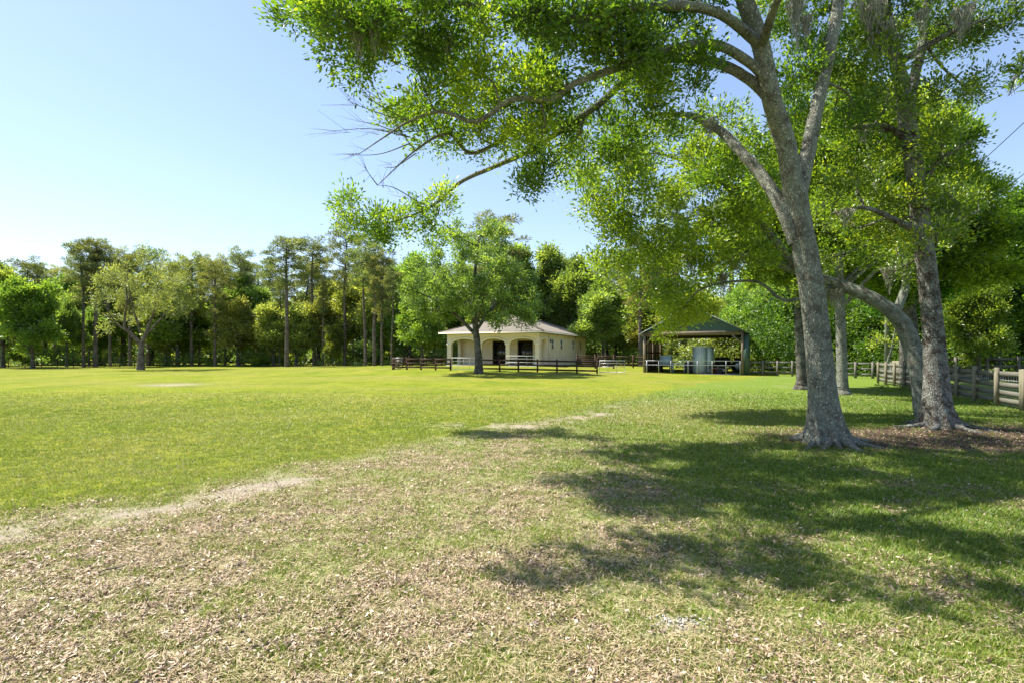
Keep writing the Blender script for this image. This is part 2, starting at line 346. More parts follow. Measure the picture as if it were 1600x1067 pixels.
def groundmat():
    m, t = newmat('ground'); v = N(t, "ShaderNodeNewGeometry").outputs['Position']
    A = {k: N(t, "ShaderNodeAttribute", attribute_name=k).outputs['Fac'] for k in ('lawn', 'litter', 'sand', 'mulch', 'dry', 'green')}
    def mp(sc):
        q = N(t, "ShaderNodeMapping"); q.inputs['Scale'].default_value = sc; t.links.new(v, q.inputs['Vector']); return q.outputs[0]
    nf = noise(t, 55, 4, v, 0.7); nm = noise(t, 7, 5, v, 0.65); nl = noise(t, 0.35, 4, mp((1, 0.55, 1)), 0.6); nxl = noise(t, 0.12, 4, mp((0.5, 1.6, 1)), 0.6)
    # bright mown lawn
    c1 = ramp(t, nl, [(0.3, (0.165, 0.21, 0.022)), (0.5, (0.24, 0.27, 0.028)), (0.72, (0.31, 0.29, 0.05))])
    c1 = mixc(t, ramp(t, nxl, [(0.45, (0, 0, 0)), (0.68, (0.8, 0.8, 0.8))]), c1, (0.29, 0.265, 0.075))
    c1 = mixc(t, 1.0, c1, ramp(t, noise(t, 1.1, 6, v, 0.7), [(0.36, (0.70, 0.80, 0.72)), (0.5, (1, 1, 1)), (0.66, (1.10, 1.04, 1.2))]), 'MULTIPLY')
    c1 = mixc(t, 1.0, c1, ramp(t, nm, [(0.3, (0.68, 0.74, 0.6)), (0.65, (1.1, 1.06, 1.05))]), 'MULTIPLY')
    c1 = mixc(t, 1.0, c1, ramp(t, nf, [(0.3, (0.5, 0.58, 0.45)), (0.62, (0.98, 0.98, 1.0))]), 'MULTIPLY')
    # thinner grass under the oaks
    c2 = ramp(t, nf, [(0.28, (0.035, 0.07, 0.010)), (0.5, (0.12, 0.19, 0.024)), (0.72, (0.26, 0.30, 0.06))])
    straw = ramp(t, nf, [(0.28, (0.14, 0.11, 0.065)), (0.5, (0.35, 0.29, 0.18)), (0.7, (0.56, 0.48, 0.36))])
    g2 = mixc(t, ramp(t, nm, [(0.35, (0, 0, 0)), (0.65, (0.75, 0.75, 0.75))]), c2, straw)
    g2 = mixc(t, math_(t, 'MULTIPLY', A['green'], 0.95), g2, c2)
    c = mixc(t, A['lawn'], g2, c1)
    c = mixc(t, math_(t, 'MULTIPLY', A['dry'], 0.6), c, straw)
    lit = ramp(t, nf, [(0.25, (0.10, 0.075, 0.05)), (0.48, (0.31, 0.24, 0.165)), (0.72, (0.54, 0.45, 0.35))])
    c = mixc(t, ramp(t, math_(t, 'ADD', A['litter'], math_(t, 'MULTIPLY_ADD', nm, 0.8)), [(0.0, (0, 0, 0))]), c, c) if False else mixc(t, math_(t, 'MULTIPLY', A['litter'], 0.9), c, lit)
    mu = ramp(t, nf, [(0.25, (0.022, 0.014, 0.01)), (0.5, (0.075, 0.052, 0.038)), (0.75, (0.20, 0.145, 0.10))])
    c = mixc(t, A['mulch'], c, mu)
    sa = ramp(t, nf, [(0.25, (0.20, 0.165, 0.13)), (0.6, (0.38, 0.325, 0.27))])
    c = mixc(t, math_(t, 'MULTIPLY', A['sand'], ramp(t, nm, [(0.3, (0.5, 0.5, 0.5)), (0.6, (1, 1, 1))])), c, sa)
    h = math_(t, 'MULTIPLY_ADD', nm, 1.5); t.links.new(nf, h.node.inputs[2])
    finish(t, c, 0.95, h, 0.7, 0.03, 0.05)
    return m
ground = link('ground', mesh_np('ground', np.stack([X, Y, Z], -1), Qg, None, groundmat(), {'lawn': ('POINT', lawn.ravel()), 'litter': ('POINT', litter.ravel()), 'sand': ('POINT', sand.ravel()), 'mulch': ('POINT', mul.ravel()), 'dry': ('POINT', dry.ravel()), 'green': ('POINT', ggx.ravel())}, smooth=True))
tag(ground, 'mown pasture with bare sandy strip and leaf litter under the oaks', 'ground', kind='structure')

def scatter_xy(n, y0, y1, pw, xr=0.98):
    """points in the seen wedge, density falling with distance"""
    u = rng.random(n); e = 2 - pw
    y = (y0 ** e + u * (y1 ** e - y0 ** e)) ** (1 / e) if abs(e) > 1e-6 else y0 * (y1 / y0) ** u
    x = (rng.random(n) * 2 - 1) * xr * y
    return x, y
def facemat(name, stops, trans=0.35, sheen=0.03):
    m, t = newmat(name); at = N(t, "ShaderNodeAttribute", attribute_name='tint').outputs['Fac']
    c = ramp(t, at, stops); d = N(t, "ShaderNodeBsdfDiffuse"); tr = N(t, "ShaderNodeBsdfTranslucent"); g = N(t, "ShaderNodeBsdfGlossy", i_Roughness=0.45)
    t.links.new(c, d.inputs[0]); t.links.new(c, tr.inputs[0])
    mx = N(t, "ShaderNodeMixShader", i_0=trans); t.links.new(d.outputs[0], mx.inputs[1]); t.links.new(tr.outputs[0], mx.inputs[2])
    m2 = N(t, "ShaderNodeMixShader", i_0=sheen); t.links.new(mx.outputs[0], m2.inputs[1]); t.links.new(g.outputs[0], m2.inputs[2])
    o = N(t, "ShaderNodeOutputMaterial"); t.links.new(m2.outputs[0], o.inputs[0]); return m
# grass blades
n = 1100000
x, y = scatter_xy(n, 2.3, 26, 1.6)
# clump the blades into tufts
cx_ = x + 0.035 * rng.normal(size=n); lw, li, sa, mu, dr, gg = zones(x, y)
tuft = fbm(x * 9 + 5, y * 9 + 2, 2)
dens = np.clip(lw * 1.0 + (1 - lw) * (0.80 + 0.20 * gg) * (1 - 0.30 * li), 0.06, 1) * (1 - sstep(9, 25, y)) * (1 - 0.93 * sa) * (1 - 0.94 * mu) * (0.25 + 1.5 * sstep(0.35, 0.65, tuft))
keep = rng.random(n) < dens
x = x[keep]; y = y[keep]; lw = lw[keep]; li = li[keep]; gg = gg[keep]; dr = dr[keep]; n = len(x)
hgt = (0.022 + 0.028 * rng.random(n)) * (0.75 + 0.3 * gg * (1 - lw)) * (1 + 0.02 * y); wd = 0.0022 + 0.0010 * rng.random(n) + 0.00042 * y
ang = rng.random(n) * 2 * np.pi; lean = hgt * (0.3 + 1.1 * rng.random(n)); z = T(x, y) - 0.006
da = ang + np.pi / 2 + rng.normal(size=n) * 0.6
b0 = np.stack([x - np.cos(ang) * wd, y - np.sin(ang) * wd, z], 1); b1 = np.stack([x + np.cos(ang) * wd, y + np.sin(ang) * wd, z], 1)
b2 = np.stack([x + np.cos(da) * lean, y + np.sin(da) * lean, z + hgt], 1)
V = np.stack([b0, b1, b2], 1).reshape(-1, 3)
big = fbm(x * 0.35, y * 0.35, 3)
tint = np.clip(0.40 + 0.14 * lw - 0.12 * gg * (1 - lw) + 0.3 * (big - 0.5) + 0.16 * rng.normal(size=n) + (1 - lw) * (0.35 - 0.25 * gg) * (rng.random(n) < 0.5) + 0.35 * dr, 0, 1)
M['blade'] = facemat('grass_blade', [(0.0, (0.05, 0.11, 0.01)), (0.3, (0.14, 0.225, 0.02)), (0.6, (0.28, 0.33, 0.035)), (0.8, (0.38, 0.36, 0.13)), (1.0, (0.55, 0.46, 0.28))])
o = link('grass', mesh_np('grass', V, None, np.arange(3 * n).reshape(-1, 3), M['blade'], {'tint': ('FACE', tint)}))
tag(o, 'short mown grass blades over the near lawn', 'grass', kind='stuff')
# fallen oak leaves
n = 560000
x, y = scatter_xy(n, 2.3, 22, 1.6); lw, li, sa, mu, dr, gg = zones(x, y)
cl = fbm(x * 6 + 50, y * 6, 2)
keep = rng.random(n) < np.clip(li * 1.05 + mu * 0.75 + 0.07 * (1 - lw) + dr * 0.3, 0.004, 1) * (1 - 0.7 * sa) * (0.35 + 1.2 * sstep(0.35, 0.6, cl)) * 0.95
x = x[keep]; y = y[keep]; mu = mu[keep]; n = len(x)
L = (0.006 + 0.013 * rng.random(n) ** 2.4) * (1 + 0.015 * y); W = L * (0.22 + 0.28 * rng.random(n)); ang = rng.random(n) * 2 * np.pi
a3 = np.stack([np.cos(ang), np.sin(ang), rng.normal(size=n) * 0.35], 1); b3 = np.stack([-np.sin(ang), np.cos(ang), rng.normal(size=n) * 0.5], 1)
c0 = np.stack([x, y, T(x, y) + 0.010 + 0.012 * rng.random(n)], 1)
curl = np.stack([np.zeros(n), np.zeros(n), L * (0.1 + 0.5 * rng.random(n))], 1)
V = np.stack([c0 - a3 * L[:, None] + curl * .6, c0 - a3 * (L * .1)[:, None] + b3 * W[:, None] + curl * .3, c0 + a3 * L[:, None] + curl, c0 + a3 * (L * .1)[:, None] - b3 * W[:, None]], 1).reshape(-1, 3)
q = np.arange(4 * n).reshape(-1, 4)
tint = np.clip(0.40 + 0.32 * rng.normal(size=n) - 0.22 * mu, 0, 1)
M['litter'] = facemat('fallen_leaf', [(0.0, (0.05, 0.03, 0.018)), (0.3, (0.19, 0.12, 0.075)), (0.55, (0.40, 0.285, 0.18)), (1.0, (0.66, 0.52, 0.39))], 0.12, 0.05)
o = link('leaf_litter', mesh_np('leaf_litter', V, None, np.concatenate([q[:, [0, 1, 2]], q[:, [0, 2, 3]]]), M['litter'], {'tint': ('FACE', np.concatenate([tint, tint]))}))
tag(o, 'dry tan oak leaves lying thick over the near ground', 'leaf litter', kind='stuff')
# dead grass stems lying among the leaves
n = 260000
x, y = scatter_xy(n, 2.3, 16, 1.6); lw, li, sa, mu, dr, gg = zones(x, y)
keep = rng.random(n) < (1 - lw * .97) * (1 - .8 * sa) * .75 * (1 - .6 * mu) * (1 - .88 * gg) * (1 - sstep(8, 16, y)) * .7 * (.3 + sstep(.3, .7, fbm(x * 5 + 90, y * 5, 2)))
x = x[keep]; y = y[keep]; n = len(x); ang = rng.random(n) * 6.283; L = .012 + .024 * rng.random(n); wd = .0011 + .0009 * rng.random(n) + .0003 * y; z = T(x, y)
dx = np.cos(ang); dy = np.sin(ang); z0_ = z + .008 + .02 * rng.random(n); up_z = rng.normal(size=n) * .008
V = np.stack([np.stack([x - dx * L - dy * wd, y - dy * L + dx * wd, z0_], 1), np.stack([x - dx * L + dy * wd, y - dy * L - dx * wd, z0_], 1), np.stack([x + dx * L, y + dy * L, z0_ + up_z + .004], 1)], 1).reshape(-1, 3)
M['straw'] = facemat('dead_grass', [(0.0, (0.17, 0.12, 0.06)), (0.5, (0.42, 0.34, 0.18)), (1.0, (0.62, 0.53, 0.36))], .2, .03)
o = link('dry_grass', mesh_np('dry_grass', V, None, np.arange(3 * n).reshape(-1, 3), M['straw'], {'tint': ('FACE', np.clip(.5 + .25 * rng.normal(size=n), 0, 1))}))
tag(o, 'straw coloured dead grass stems lying over the near ground', 'dry grass', kind='stuff')
# twigs lying on the ground
for k, (px, py, L, a, lab) in enumerate([(180, 890, 0.22, 1.0, 'thin bent twig lying on the pale litter at the left edge of the lawn'), (415, 1010, 0.24, 0.7, 'short straight twig among dry leaves at the bottom of the picture'), (265, 775, 0.12, 0.1, 'small dark twig on the edge of the sandy strip'), (985, 715, 0.15, 1.9, 'short twig on the straw coloured grass beside the long tree shadow')]):
    p = G(px, py); mb = MB()
    pts = [p + np.array([math.cos(a) * L * (i / 4 - .5), math.sin(a) * L * (i / 4 - .5) + 0.012 * math.sin(i * 2.1 + k), 0.018 + 0.006 * math.sin(i * 1.7)]) for i in range(5)]
    mb.tube(pts, np.linspace(0.006, 0.0025, 5), 6); mb.tube([pts[2], pts[2] + np.array([0.03, 0.04, 0.012])], [0.003, 0.0015], 5)
    tag(mb.build('twig', M['barkP']), lab, 'twig')
# ash / pale rubble spot
p = G(1065, 975); mb = MB()
for i in range(90):
    a = random.random() * 6.28; r_ = 0.15 * random.random(); s_ = 0.004 + 0.009 * random.random()
    mb.box(p + np.array([r_ * math.cos(a) * 1.4, r_ * math.sin(a) * .8, 0.012]), (s_ * 1.6, s_, s_ * .8), random.random() * 3, 0.6)
tag(mb.build('rubble', M['concrete']), 'small scatter of pale crushed stones in the near grass', 'stones')

# ------------------------------------------------------------------ foliage builders
def rand_unit(n):
    v = rng.normal(size=(n, 3)); return v / np.linalg.norm(v, axis=1)[:, None]
def leaf_geo(c, L, Wd, axis=None, droop=0.0):
    """diamond shaped leaves folded a little along the midrib"""
    n = len(c); a = rand_unit(n) if axis is None else axis + 0.65 * rand_unit(n)
    a[:, 2] -= droop; a /= np.linalg.norm(a, axis=1)[:, None]
    u = rand_unit(n); u[:, 2] = np.abs(u[:, 2]) + 0.35
    b = np.cross(a, u); b /= (np.linalg.norm(b, axis=1)[:, None] + 1e-6); nn = np.cross(b, a)
    L = (L * (0.45 + 0.95 * rng.random(n)))[:, None]; Wd = (Wd * (0.7 + 0.6 * rng.random(n)))[:, None]
    return np.stack([c, c + a * L * .55 + b * Wd * .5 + nn * L * .1, c + a * L, c + a * L * .5 - b * Wd * .5 + nn * L * .1], 1).reshape(-1, 3)
def stick_geo(p0, p1, r0, r1):
    """many straight three sided sticks at once"""
    t = p1 - p0; t /= (np.linalg.norm(t, axis=1)[:, None] + 1e-9)
    ref = np.where(np.abs(t[:, 2:3]) > 0.8, np.array([[1., 0, 0]]), np.array([[0, 0, 1.]]))
    a = np.cross(t, ref); a /= np.linalg.norm(a, axis=1)[:, None]; b = np.cross(t, a)
    n = len(p0); V = []
    r0 = np.broadcast_to(r0, (n,))[:, None]; r1 = np.broadcast_to(r1, (n,))[:, None]
    for p, r_ in ((p0, r0), (p1, r1)):
        for k in range(3): V.append(p + r_ * (a * math.cos(k * 2.094) + b * math.sin(k * 2.094)))
    V = np.stack(V, 1).reshape(-1, 3); o = np.arange(n)[:, None] * 6
    Q = np.concatenate([o + np.array([[k, (k + 1) % 3, 3 + (k + 1) % 3, 3 + k]]) for k in range(3)])
    return V, Q
class Tree:
    def __init__(s): s.tv = []; s.tq = []; s.tn = 0; s.lv = []; s.lt = []; s.sk = []; s.skr = []
    def wood(s, V, Q): s.tv.append(V); s.tq.append(Q + s.tn); s.tn += len(V)
    def limb(s, pts, r, n=10, rough=0.12, keep=True):
        """pts [(x,y,z)...] with radii r at the same points"""
        c = curve(np.column_stack([np.asarray(pts, float), r]), max(6, 7 * len(pts)))
        th = np.linspace(0, 2 * np.pi, n, endpoint=False); h = np.linspace(0, len(c) * 0.35, len(c))
        rf = 1 + rough * (fbm(h[:, None] * 1.3 + 11 * len(s.tv), np.cos(th)[None, :] * 1.5 + np.sin(th)[None, :] * 0.7 + 5, 3) - 0.5) * 2
        V, Q = tube_geo(c[:, :3], np.maximum(c[:, 3], 0.003), n, rf); s.wood(V, Q)
        if keep:
            s.sk.append(c[:, :3]); s.skr.append(c[:, 3])
    def near(s, p):
        K = np.concatenate(s.sk); Rr = np.concatenate(s.skr)
        w_ = np.linalg.norm(K - p, axis=1) + np.where(K[:, 2] > p[2] + 0.6, 0.8, 0) + np.where(Rr < 0.012, 0.7, 0); i = int(np.argmin(w_)); return K[i], Rr[i]
    def blob(s, c, rad, dens, L, Wd, tw=True, tint=None, flat=0.75, sub=6, nl=15, spread=0.155):
        """a branch to the blob, forks inside it, then leafy twigs"""
        c = np.array(c, float); k, kr = s.near(c)
        d = np.linalg.norm(c - k); br = min(kr * 0.6, 0.012 + 0.010 * d + 0.008 * rad); br = max(br, 0.006)
        mid = (k + c) / 2 + rng.normal(size=3) * 0.10 * d; mid[2] += 0.06 * d
        if tw: s.limb([k, mid, c], [br, br * .75, br * .45], 5, 0.05)
        else: s.limb([k, mid, c], [br, br * .75, br * .45], 4, 0.0)
        nc = max(3, int(dens * rad ** 2.0)); ns = sub
        su = rand_unit(ns) * (rng.random((ns, 1)) ** 0.5) * rad * 0.8; su[:, 2] *= flat; su += c
        base = mid + (c - mid) * rng.random((ns, 1))
        if tw:
            V, Q = stick_geo(base, su, br * .35, br * .15); s.wood(V, Q)
        g = rng.integers(0, ns, nc)
        pos = su[g] + rng.normal(size=(nc, 3)) * rad * 0.22 * np.array([1, 1, flat])
        ax = pos - (c + np.array([0, 0, -rad * .5])); ax /= (np.linalg.norm(ax, axis=1)[:, None] + 1e-6)
        if tw:
            V, Q = stick_geo(su[g] * .6 + pos * .4, pos + ax * spread * .8, br * .14, 0.0018); s.wood(V, Q)
        t0 = (0.45 + 0.24 * rng.normal()) if tint is None else tint + 0.13 * rng.normal()  # light and dark clumps put into the leaf tint, on top of real shading
        tc = t0 + 0.12 * rng.normal(size=nc)
        off = rng.normal(size=(nc, nl, 3)) * spread * 0.55 + ax[:, None, :] * spread * (rng.random((nc, nl, 1)))
        lc = (pos[:, None, :] + off).reshape(-1, 3)
        la = np.repeat(ax, nl, 0) + off.reshape(-1, 3) / spread
        s.lv.append(leaf_geo(lc, L, Wd, la * 0.6, 0.1)); s.lt.append(np.clip(np.repeat(tc, nl) + 0.13 * rng.normal(size=nc * nl), 0, 1))
    def meshes(s, leaf, bark):
        me_t = mesh_np('trunk', np.concatenate(s.tv), np.concatenate(s.tq), None, bark, smooth=True)
        V = np.concatenate(s.lv); n = len(V) // 4; q = np.arange(4 * n).reshape(-1, 4); t = np.concatenate(s.lt)
        me_c = mesh_np('crown', V, None, np.concatenate([q[:, [0, 1, 2]], q[:, [0, 2, 3]]]), leaf, {'tint': ('FACE', np.concatenate([t, t]))})
        return me_t, me_c, n
    def finish(s, name, label, cat, base, leaf, bark, rootpos=None, group=None):
        """vertices are in world space; shift them to the base"""
        b = np.asarray(base, float); s.tv = [v - b for v in s.tv]; s.lv = [v - b for v in s.lv]
        mt, mc, n = s.meshes(leaf, bark); r = thing(name, label, cat, b, group=group)
        link('trunk', mt, r); link('crown', mc, r); NL[0] += n
        return r
NL = [0]
def inpoly(p, poly):
    x, y = p; ins = False; j = len(poly) - 1
    for i in range(len(poly)):
        xi, yi = poly[i]; xj, yj = poly[j]
        if (yi > y) != (yj > y) and x < (xj - xi) * (y - yi) / (yj - yi) + xi: ins = not ins
        j = i
    return ins
def region(poly, step, holes=(), jit=0.35, sy=None):
    xs = [p[0] for p in poly]; ys = [p[1] for p in poly]; out = []; sy = sy or step; row = 0
    yy = min(ys)
    while yy < max(ys):
        xx = min(xs) + (row % 2) * step / 2
        while xx < max(xs):
            q = (xx + random.uniform(-jit, jit) * step, yy + random.uniform(-jit, jit) * sy)
            if inpoly(q, poly) and not any(((q[0] - h[0]) / h[2]) ** 2 + ((q[1] - h[1]) / h[3]) ** 2 < 1 for h in holes): out.append(q)
            xx += step
        yy += sy; row += 1
    return out
def trunk_base(tr, pts, rad, n=48, flare=0.9, roots=9, rootlen=1.0, seed=0, steps=70):
    """the bole, flaring into buttress roots"""
    rg = np.random.default_rng(seed)
    c = curve(np.column_stack([np.asarray(pts, float), rad]), steps); z0 = c[0, 2]
    th = np.linspace(0, 2 * np.pi, n, endpoint=False); h = (c[:, 2] - z0)
    rf = np.ones((len(c), n))
    ph = np.sort(rg.random(roots) * 0.5 + np.arange(roots)) / roots * 2 * np.pi
    lob = np.zeros(n)
    for p_ in ph:
        d = np.abs((th - p_ + np.pi) % (2 * np.pi) - np.pi); lob += np.exp(-(d / 0.20) ** 2) * (0.6 + 0.6 * rg.random())
    fl = np.exp(-h / 0.32)[:, None]; fl2 = np.exp(-h / 0.17)[:, None]
    rf += flare * fl * (0.35 + 0.45 * lob[None, :]) + flare * 0.55 * fl2 * lob[None, :]
    ct, st_ = np.cos(th)[None, :], np.sin(th)[None, :]
    rf += 0.10 * (fbm(ct * 2.2 + 20 + seed, st_ * 2.2 + h[:, None] * 0.5, 3) - 0.5) * 2 + 0.045 * (fbm(ct * 7 + 20, st_ * 7 + h[:, None] * 1.1 + 9, 3) - 0.5) * 2
    V, Q = tube_geo(c[:, :3], c[:, 3], n, rf); tr.wood(V, Q); tr.sk.append(c[len(c) // 2:, :3]); tr.skr.append(c[len(c) // 2:, 3])
    for p_ in ph:
        a = np.arctan2(-np.sin(p_), np.cos(p_)) + rg.normal() * 0.1; L = rootlen * (0.5 + 0.8 * rg.random()); q = []
        r0 = rad[0] * 1.45; w_ = rg.normal() * 0.4
        for k in range(7):
            u = k / 6; rr = r0 + L * u; x_ = c[0, 0] + rr * math.cos(a + w_ * u); y_ = c[0, 1] + rr * math.sin(a + w_ * u)
            q.append([x_, y_, float(T(x_, y_)) + 0.07 * (1 - u) ** 1.6 - 0.035 * u])
        c2 = curve(np.column_stack([q, np.linspace(rad[0] * 0.22, 0.015, 7)]), 18)
        V, Q = tube_geo(c2[:, :3], c2[:, 3], 9); tr.wood(V, Q)
def moss_mesh(L, n, wd):
    """a hanging beard of thin curling strands"""
    V = []; k = 0; F = []
    for i in range(n):
        a = random.random() * 6.28; r_ = wd * random.random() ** .7; x0 = r_ * math.cos(a); y0 = r_ * math.sin(a); l = L * (0.35 + 0.65 * random.random()) * (1 - 0.5 * r_ / wd); m = 6
        fa = random.random() * 6.28; fw = 0.006 + 0.006 * random.random(); dx, dy = math.cos(fa) * fw, math.sin(fa) * fw; z0 = 0.08 * random.random()
        for j in range(m + 1):
            u = j / m; sh = 1 - 0.55 * u; ox = 0.025 * math.sin(u * 7 + i); oy = 0.025 * math.cos(u * 6 + i * 2); wj = 1 - 0.8 * u
            V.append([x0 * sh + ox - dx * wj, y0 * sh + oy - dy * wj, z0 - l * u]); V.append([x0 * sh + ox + dx * wj, y0 * sh + oy + dy * wj, z0 - l * u])
            if j < m: F.append([k, k + 1, k + 3, k + 2])
            k += 2
    return mesh_np('hanging_moss', V, F, None, M['moss'])
MOSS = [moss_mesh(1.0, 110, 0.20), moss_mesh(1.0, 70, 0.12), moss_mesh(1.0, 170, 0.30)]
def hang(root, world, L, k=0, wsc=1.0):
    o = link('hanging_moss', MOSS[k], root, np.array(world) - np.array(root.location)); o.scale = (wsc, wsc, L); o.rotation_euler = (0, 0, random.random() * 6); return o

# ------------------------------------------------------------------ A: the front oak
def W(*a): return [P(*q) for q in a]
A = Tree(); bA = G(1291, 690); bA[2] -= 0.10
dA = bA[1]
trunk_base(A, [bA, P(1287, 640, dA), P(1280, 560, dA), P(1268, 450, dA), P(1252, 360, dA), P(1240, 290, dA)], [0.239, 0.221, 0.203, 0.194, 0.189, 0.184], 72, 1.2, 10, 0.6, 3, 110)
A.limb(W((1243, 310, dA), (1228, 230, dA - .1), (1205, 150, dA - .3), (1188, 70, dA - .4), (1160, -10, dA - .6), (1130, -110, dA - .8), (1110, -230, dA - 1)), [0.168, 0.155, 0.147, 0.139, 0.126, 0.101, 0.050], 20)
A.limb(W((1246, 320, dA), (1262, 240, dA + .1), (1276, 170, dA + .2), (1292, 100, dA + .3), (1306, 30, dA + .4), (1318, -60, dA + .6), (1340, -180, dA + .8)), [0.126, 0.122, 0.109, 0.101, 0.092, 0.076, 0.034], 16)
A.limb(W((1244, 380, dA), (1222, 325, dA + .1), (1190, 275, dA + .5), (1155, 235, dA + .9), (1125, 205, dA + 1.3), (1080, 182, dA + 1.6), (1020, 178, dA + 1.9)), [0.126, 0.113, 0.101, 0.092, 0.084, 0.063, 0.029], 16)
A.limb(W((1215, 170, dA - .2), (1180, 132, dA - .2), (1135, 105, dA - .2), (1085, 92, dA), (1030, 95, dA + .2), (985, 118, dA + .5), (940, 160, dA + .8), (890, 195, dA + 1), (830, 235, dA + 1.4), (770, 262, dA + 1.7), (720, 285, dA + 2), (670, 325, dA + 2.3), (600, 350, dA + 2.6), (545, 350, dA + 2.8)), [0.092, 0.084, 0.080, 0.076, 0.071, 0.067, 0.063, 0.057, 0.050, 0.044, 0.038, 0.027, 0.017, 0.008], 14)
A.limb(W((1208, 135, dA - .3), (1170, 98, dA - .4), (1115, 70, dA - .7), (1050, 78, dA - .8), (985, 100, dA - .9), (900, 130, dA - 1.0), (860, 155, dA - .9), (800, 156, dA - .9), (745, 190, dA - .8), (690, 175, dA - .7), (640, 190, dA - .6), (600, 215, dA - .6), (560, 242, dA - .6)), [0.084, 0.076, 0.071, 0.067, 0.060, 0.050, 0.046, 0.040, 0.034, 0.029, 0.020, 0.012, 0.005], 14)
A.limb(W((1192, 75, dA - .4), (1120, 20, dA - 1), (1020, 10, dA - 1.4), (900, 30, dA - 1.6), (800, 20, dA - 1.8), (700, 5, dA - 1.9), (600, 20, dA - 2), (540, 20, dA - 2.1), (500, 45, dA - 2.2)), [0.084, 0.071, 0.063, 0.052, 0.042, 0.034, 0.025, 0.017, 0.007], 12)
A.limb(W((900, 190, dA + 1), (820, 200, dA + .9), (740, 240, dA + .9), (700, 210, dA + .8), (650, 235, dA + .7), (590, 290, dA + .8)), [0.05, .042, .034, .028, .018, .006], 8)
A.limb(W((1150, -50, dA - .7), (1000, -130, dA - .5), (850, -140, dA - .4), (700, -120, dA)), [0.11, 0.08, .05, .02], 8)
A.limb(W((1190, 75, dA - .4), (1215, 0, dA - 1.4), (1260, -90, dA - 2)), [0.076, 0.059, 0.025], 8)
LA, WA = 0.088, 0.038
holesA = [(1150, 75, 45, 62), (700, 262, 42, 24), (610, 250, 40, 26), (1105, 30, 22, 25), (520, 130, 30, 26), (560,215,24,20)]
polyA1 = [(468, -40), (464, 60), (500, 92), (560, 90), (548, 140), (580, 195), (640, 195), (700, 235), (752, 290), (800, 315), (860, 290), (930, 285), (1010, 215), (1090, 190), (1120, 150), (1100, 60), (1130, -40)]
for (px, py) in region(polyA1, 37, holesA):
    if vnoise(px / 44.0 + 3.3, py / 36.0 + 1.7) < (0.36 if px < 800 else 0.14): continue
    f = np.clip((py - 0) / 300, 0, 1); d = dA - 1.9 + 3.1 * f + random.uniform(-.8, 1.2) + (0.6 if px > 900 else 0)
    A.blob(P(px, py, d), random.uniform(0.24, 0.42), 330, LA, WA)
for (px, py) in region([(525, 290), (522, 350), (560, 382), (630, 388), (690, 366), (735, 300), (700, 275), (650, 322), (590, 318), (560, 285)], 32):
    A.blob(P(px, py, dA + 2.3 + random.uniform(-.5, .5)), random.uniform(0.28, 0.40), 300, LA, WA, tint=0.6)
for (px, py) in region([(560, 372), (590, 400), (650, 405), (690, 395), (690, 370)], 36):
    A.blob(P(px, py, dA + 2.4), 0.3, 330, LA, WA, tint=0.9)
for (px, py) in region([(440, -40), (1420, -40), (1380, -330), (1100, -420), (800, -380), (560, -220)], 80):
    if vnoise(px / 110.0 + 8.3, py / 90.0 + 4.7) < 0.5: continue
    A.blob(P(px, py, dA + 1.0 + random.uniform(-1.4, 1.6)), random.uniform(.5, .75), 90, LA * 1.25, WA * 1.3, sub=5)
for (px, py) in region([(1175, -40), (1205, 60), (1225, 190), (1262, 240), (1330, 210), (1345, -40)], 52, [(1160, 60, 45, 60)]):
    A.blob(P(px, py, dA + 1.0 + random.uniform(-.3, 1.3)), random.uniform(.35, .5), 260, LA, WA, tint=0.5)
for (px, py) in region([(1120, 150), (1180, 170), (1225, 250), (1210, 330), (1150, 300), (1090, 240)], 48):
    A.blob(P(px, py, dA + 1.6 + random.uniform(-.2, 1.0)), random.uniform(.35, .48), 260, LA, WA, tint=0.55)
# bare dead twigs at the outer end of the limb
for (x0, y0, x1, y1) in [(640, 190, 545, 160), (640, 215, 520, 205), (640, 225, 545, 243), (640, 215, 560, 190), (700, 200, 600, 205), (590, 290, 570, 262), (660, 320, 590, 290), (640, 190, 556, 130), (650, 240, 600, 262), (560, 50, 560, 100), (545, 30, 580, 95), (580, 10, 590, 80)]:
    dd = dA - .6 if y0 < 200 else dA + .8
    p0 = P(x0, y0, dd); p1 = P(x1, y1, dd - .1); mid = (p0 + p1) / 2 + rng.normal(size=3) * .08; mid[2] -= .04
    A.limb([p0, mid, p1], [.012, .008, .003], 5, 0, keep=False)
    for j in range(9):
        u = random.uniform(.3, 1); q = p0 + (p1 - p0) * u; e = (p1 - p0) * .35 + rng.normal(size=3) * .13
        V, Q = stick_geo(q[None], (q + e)[None], .004, .0012); A.wood(V, Q)
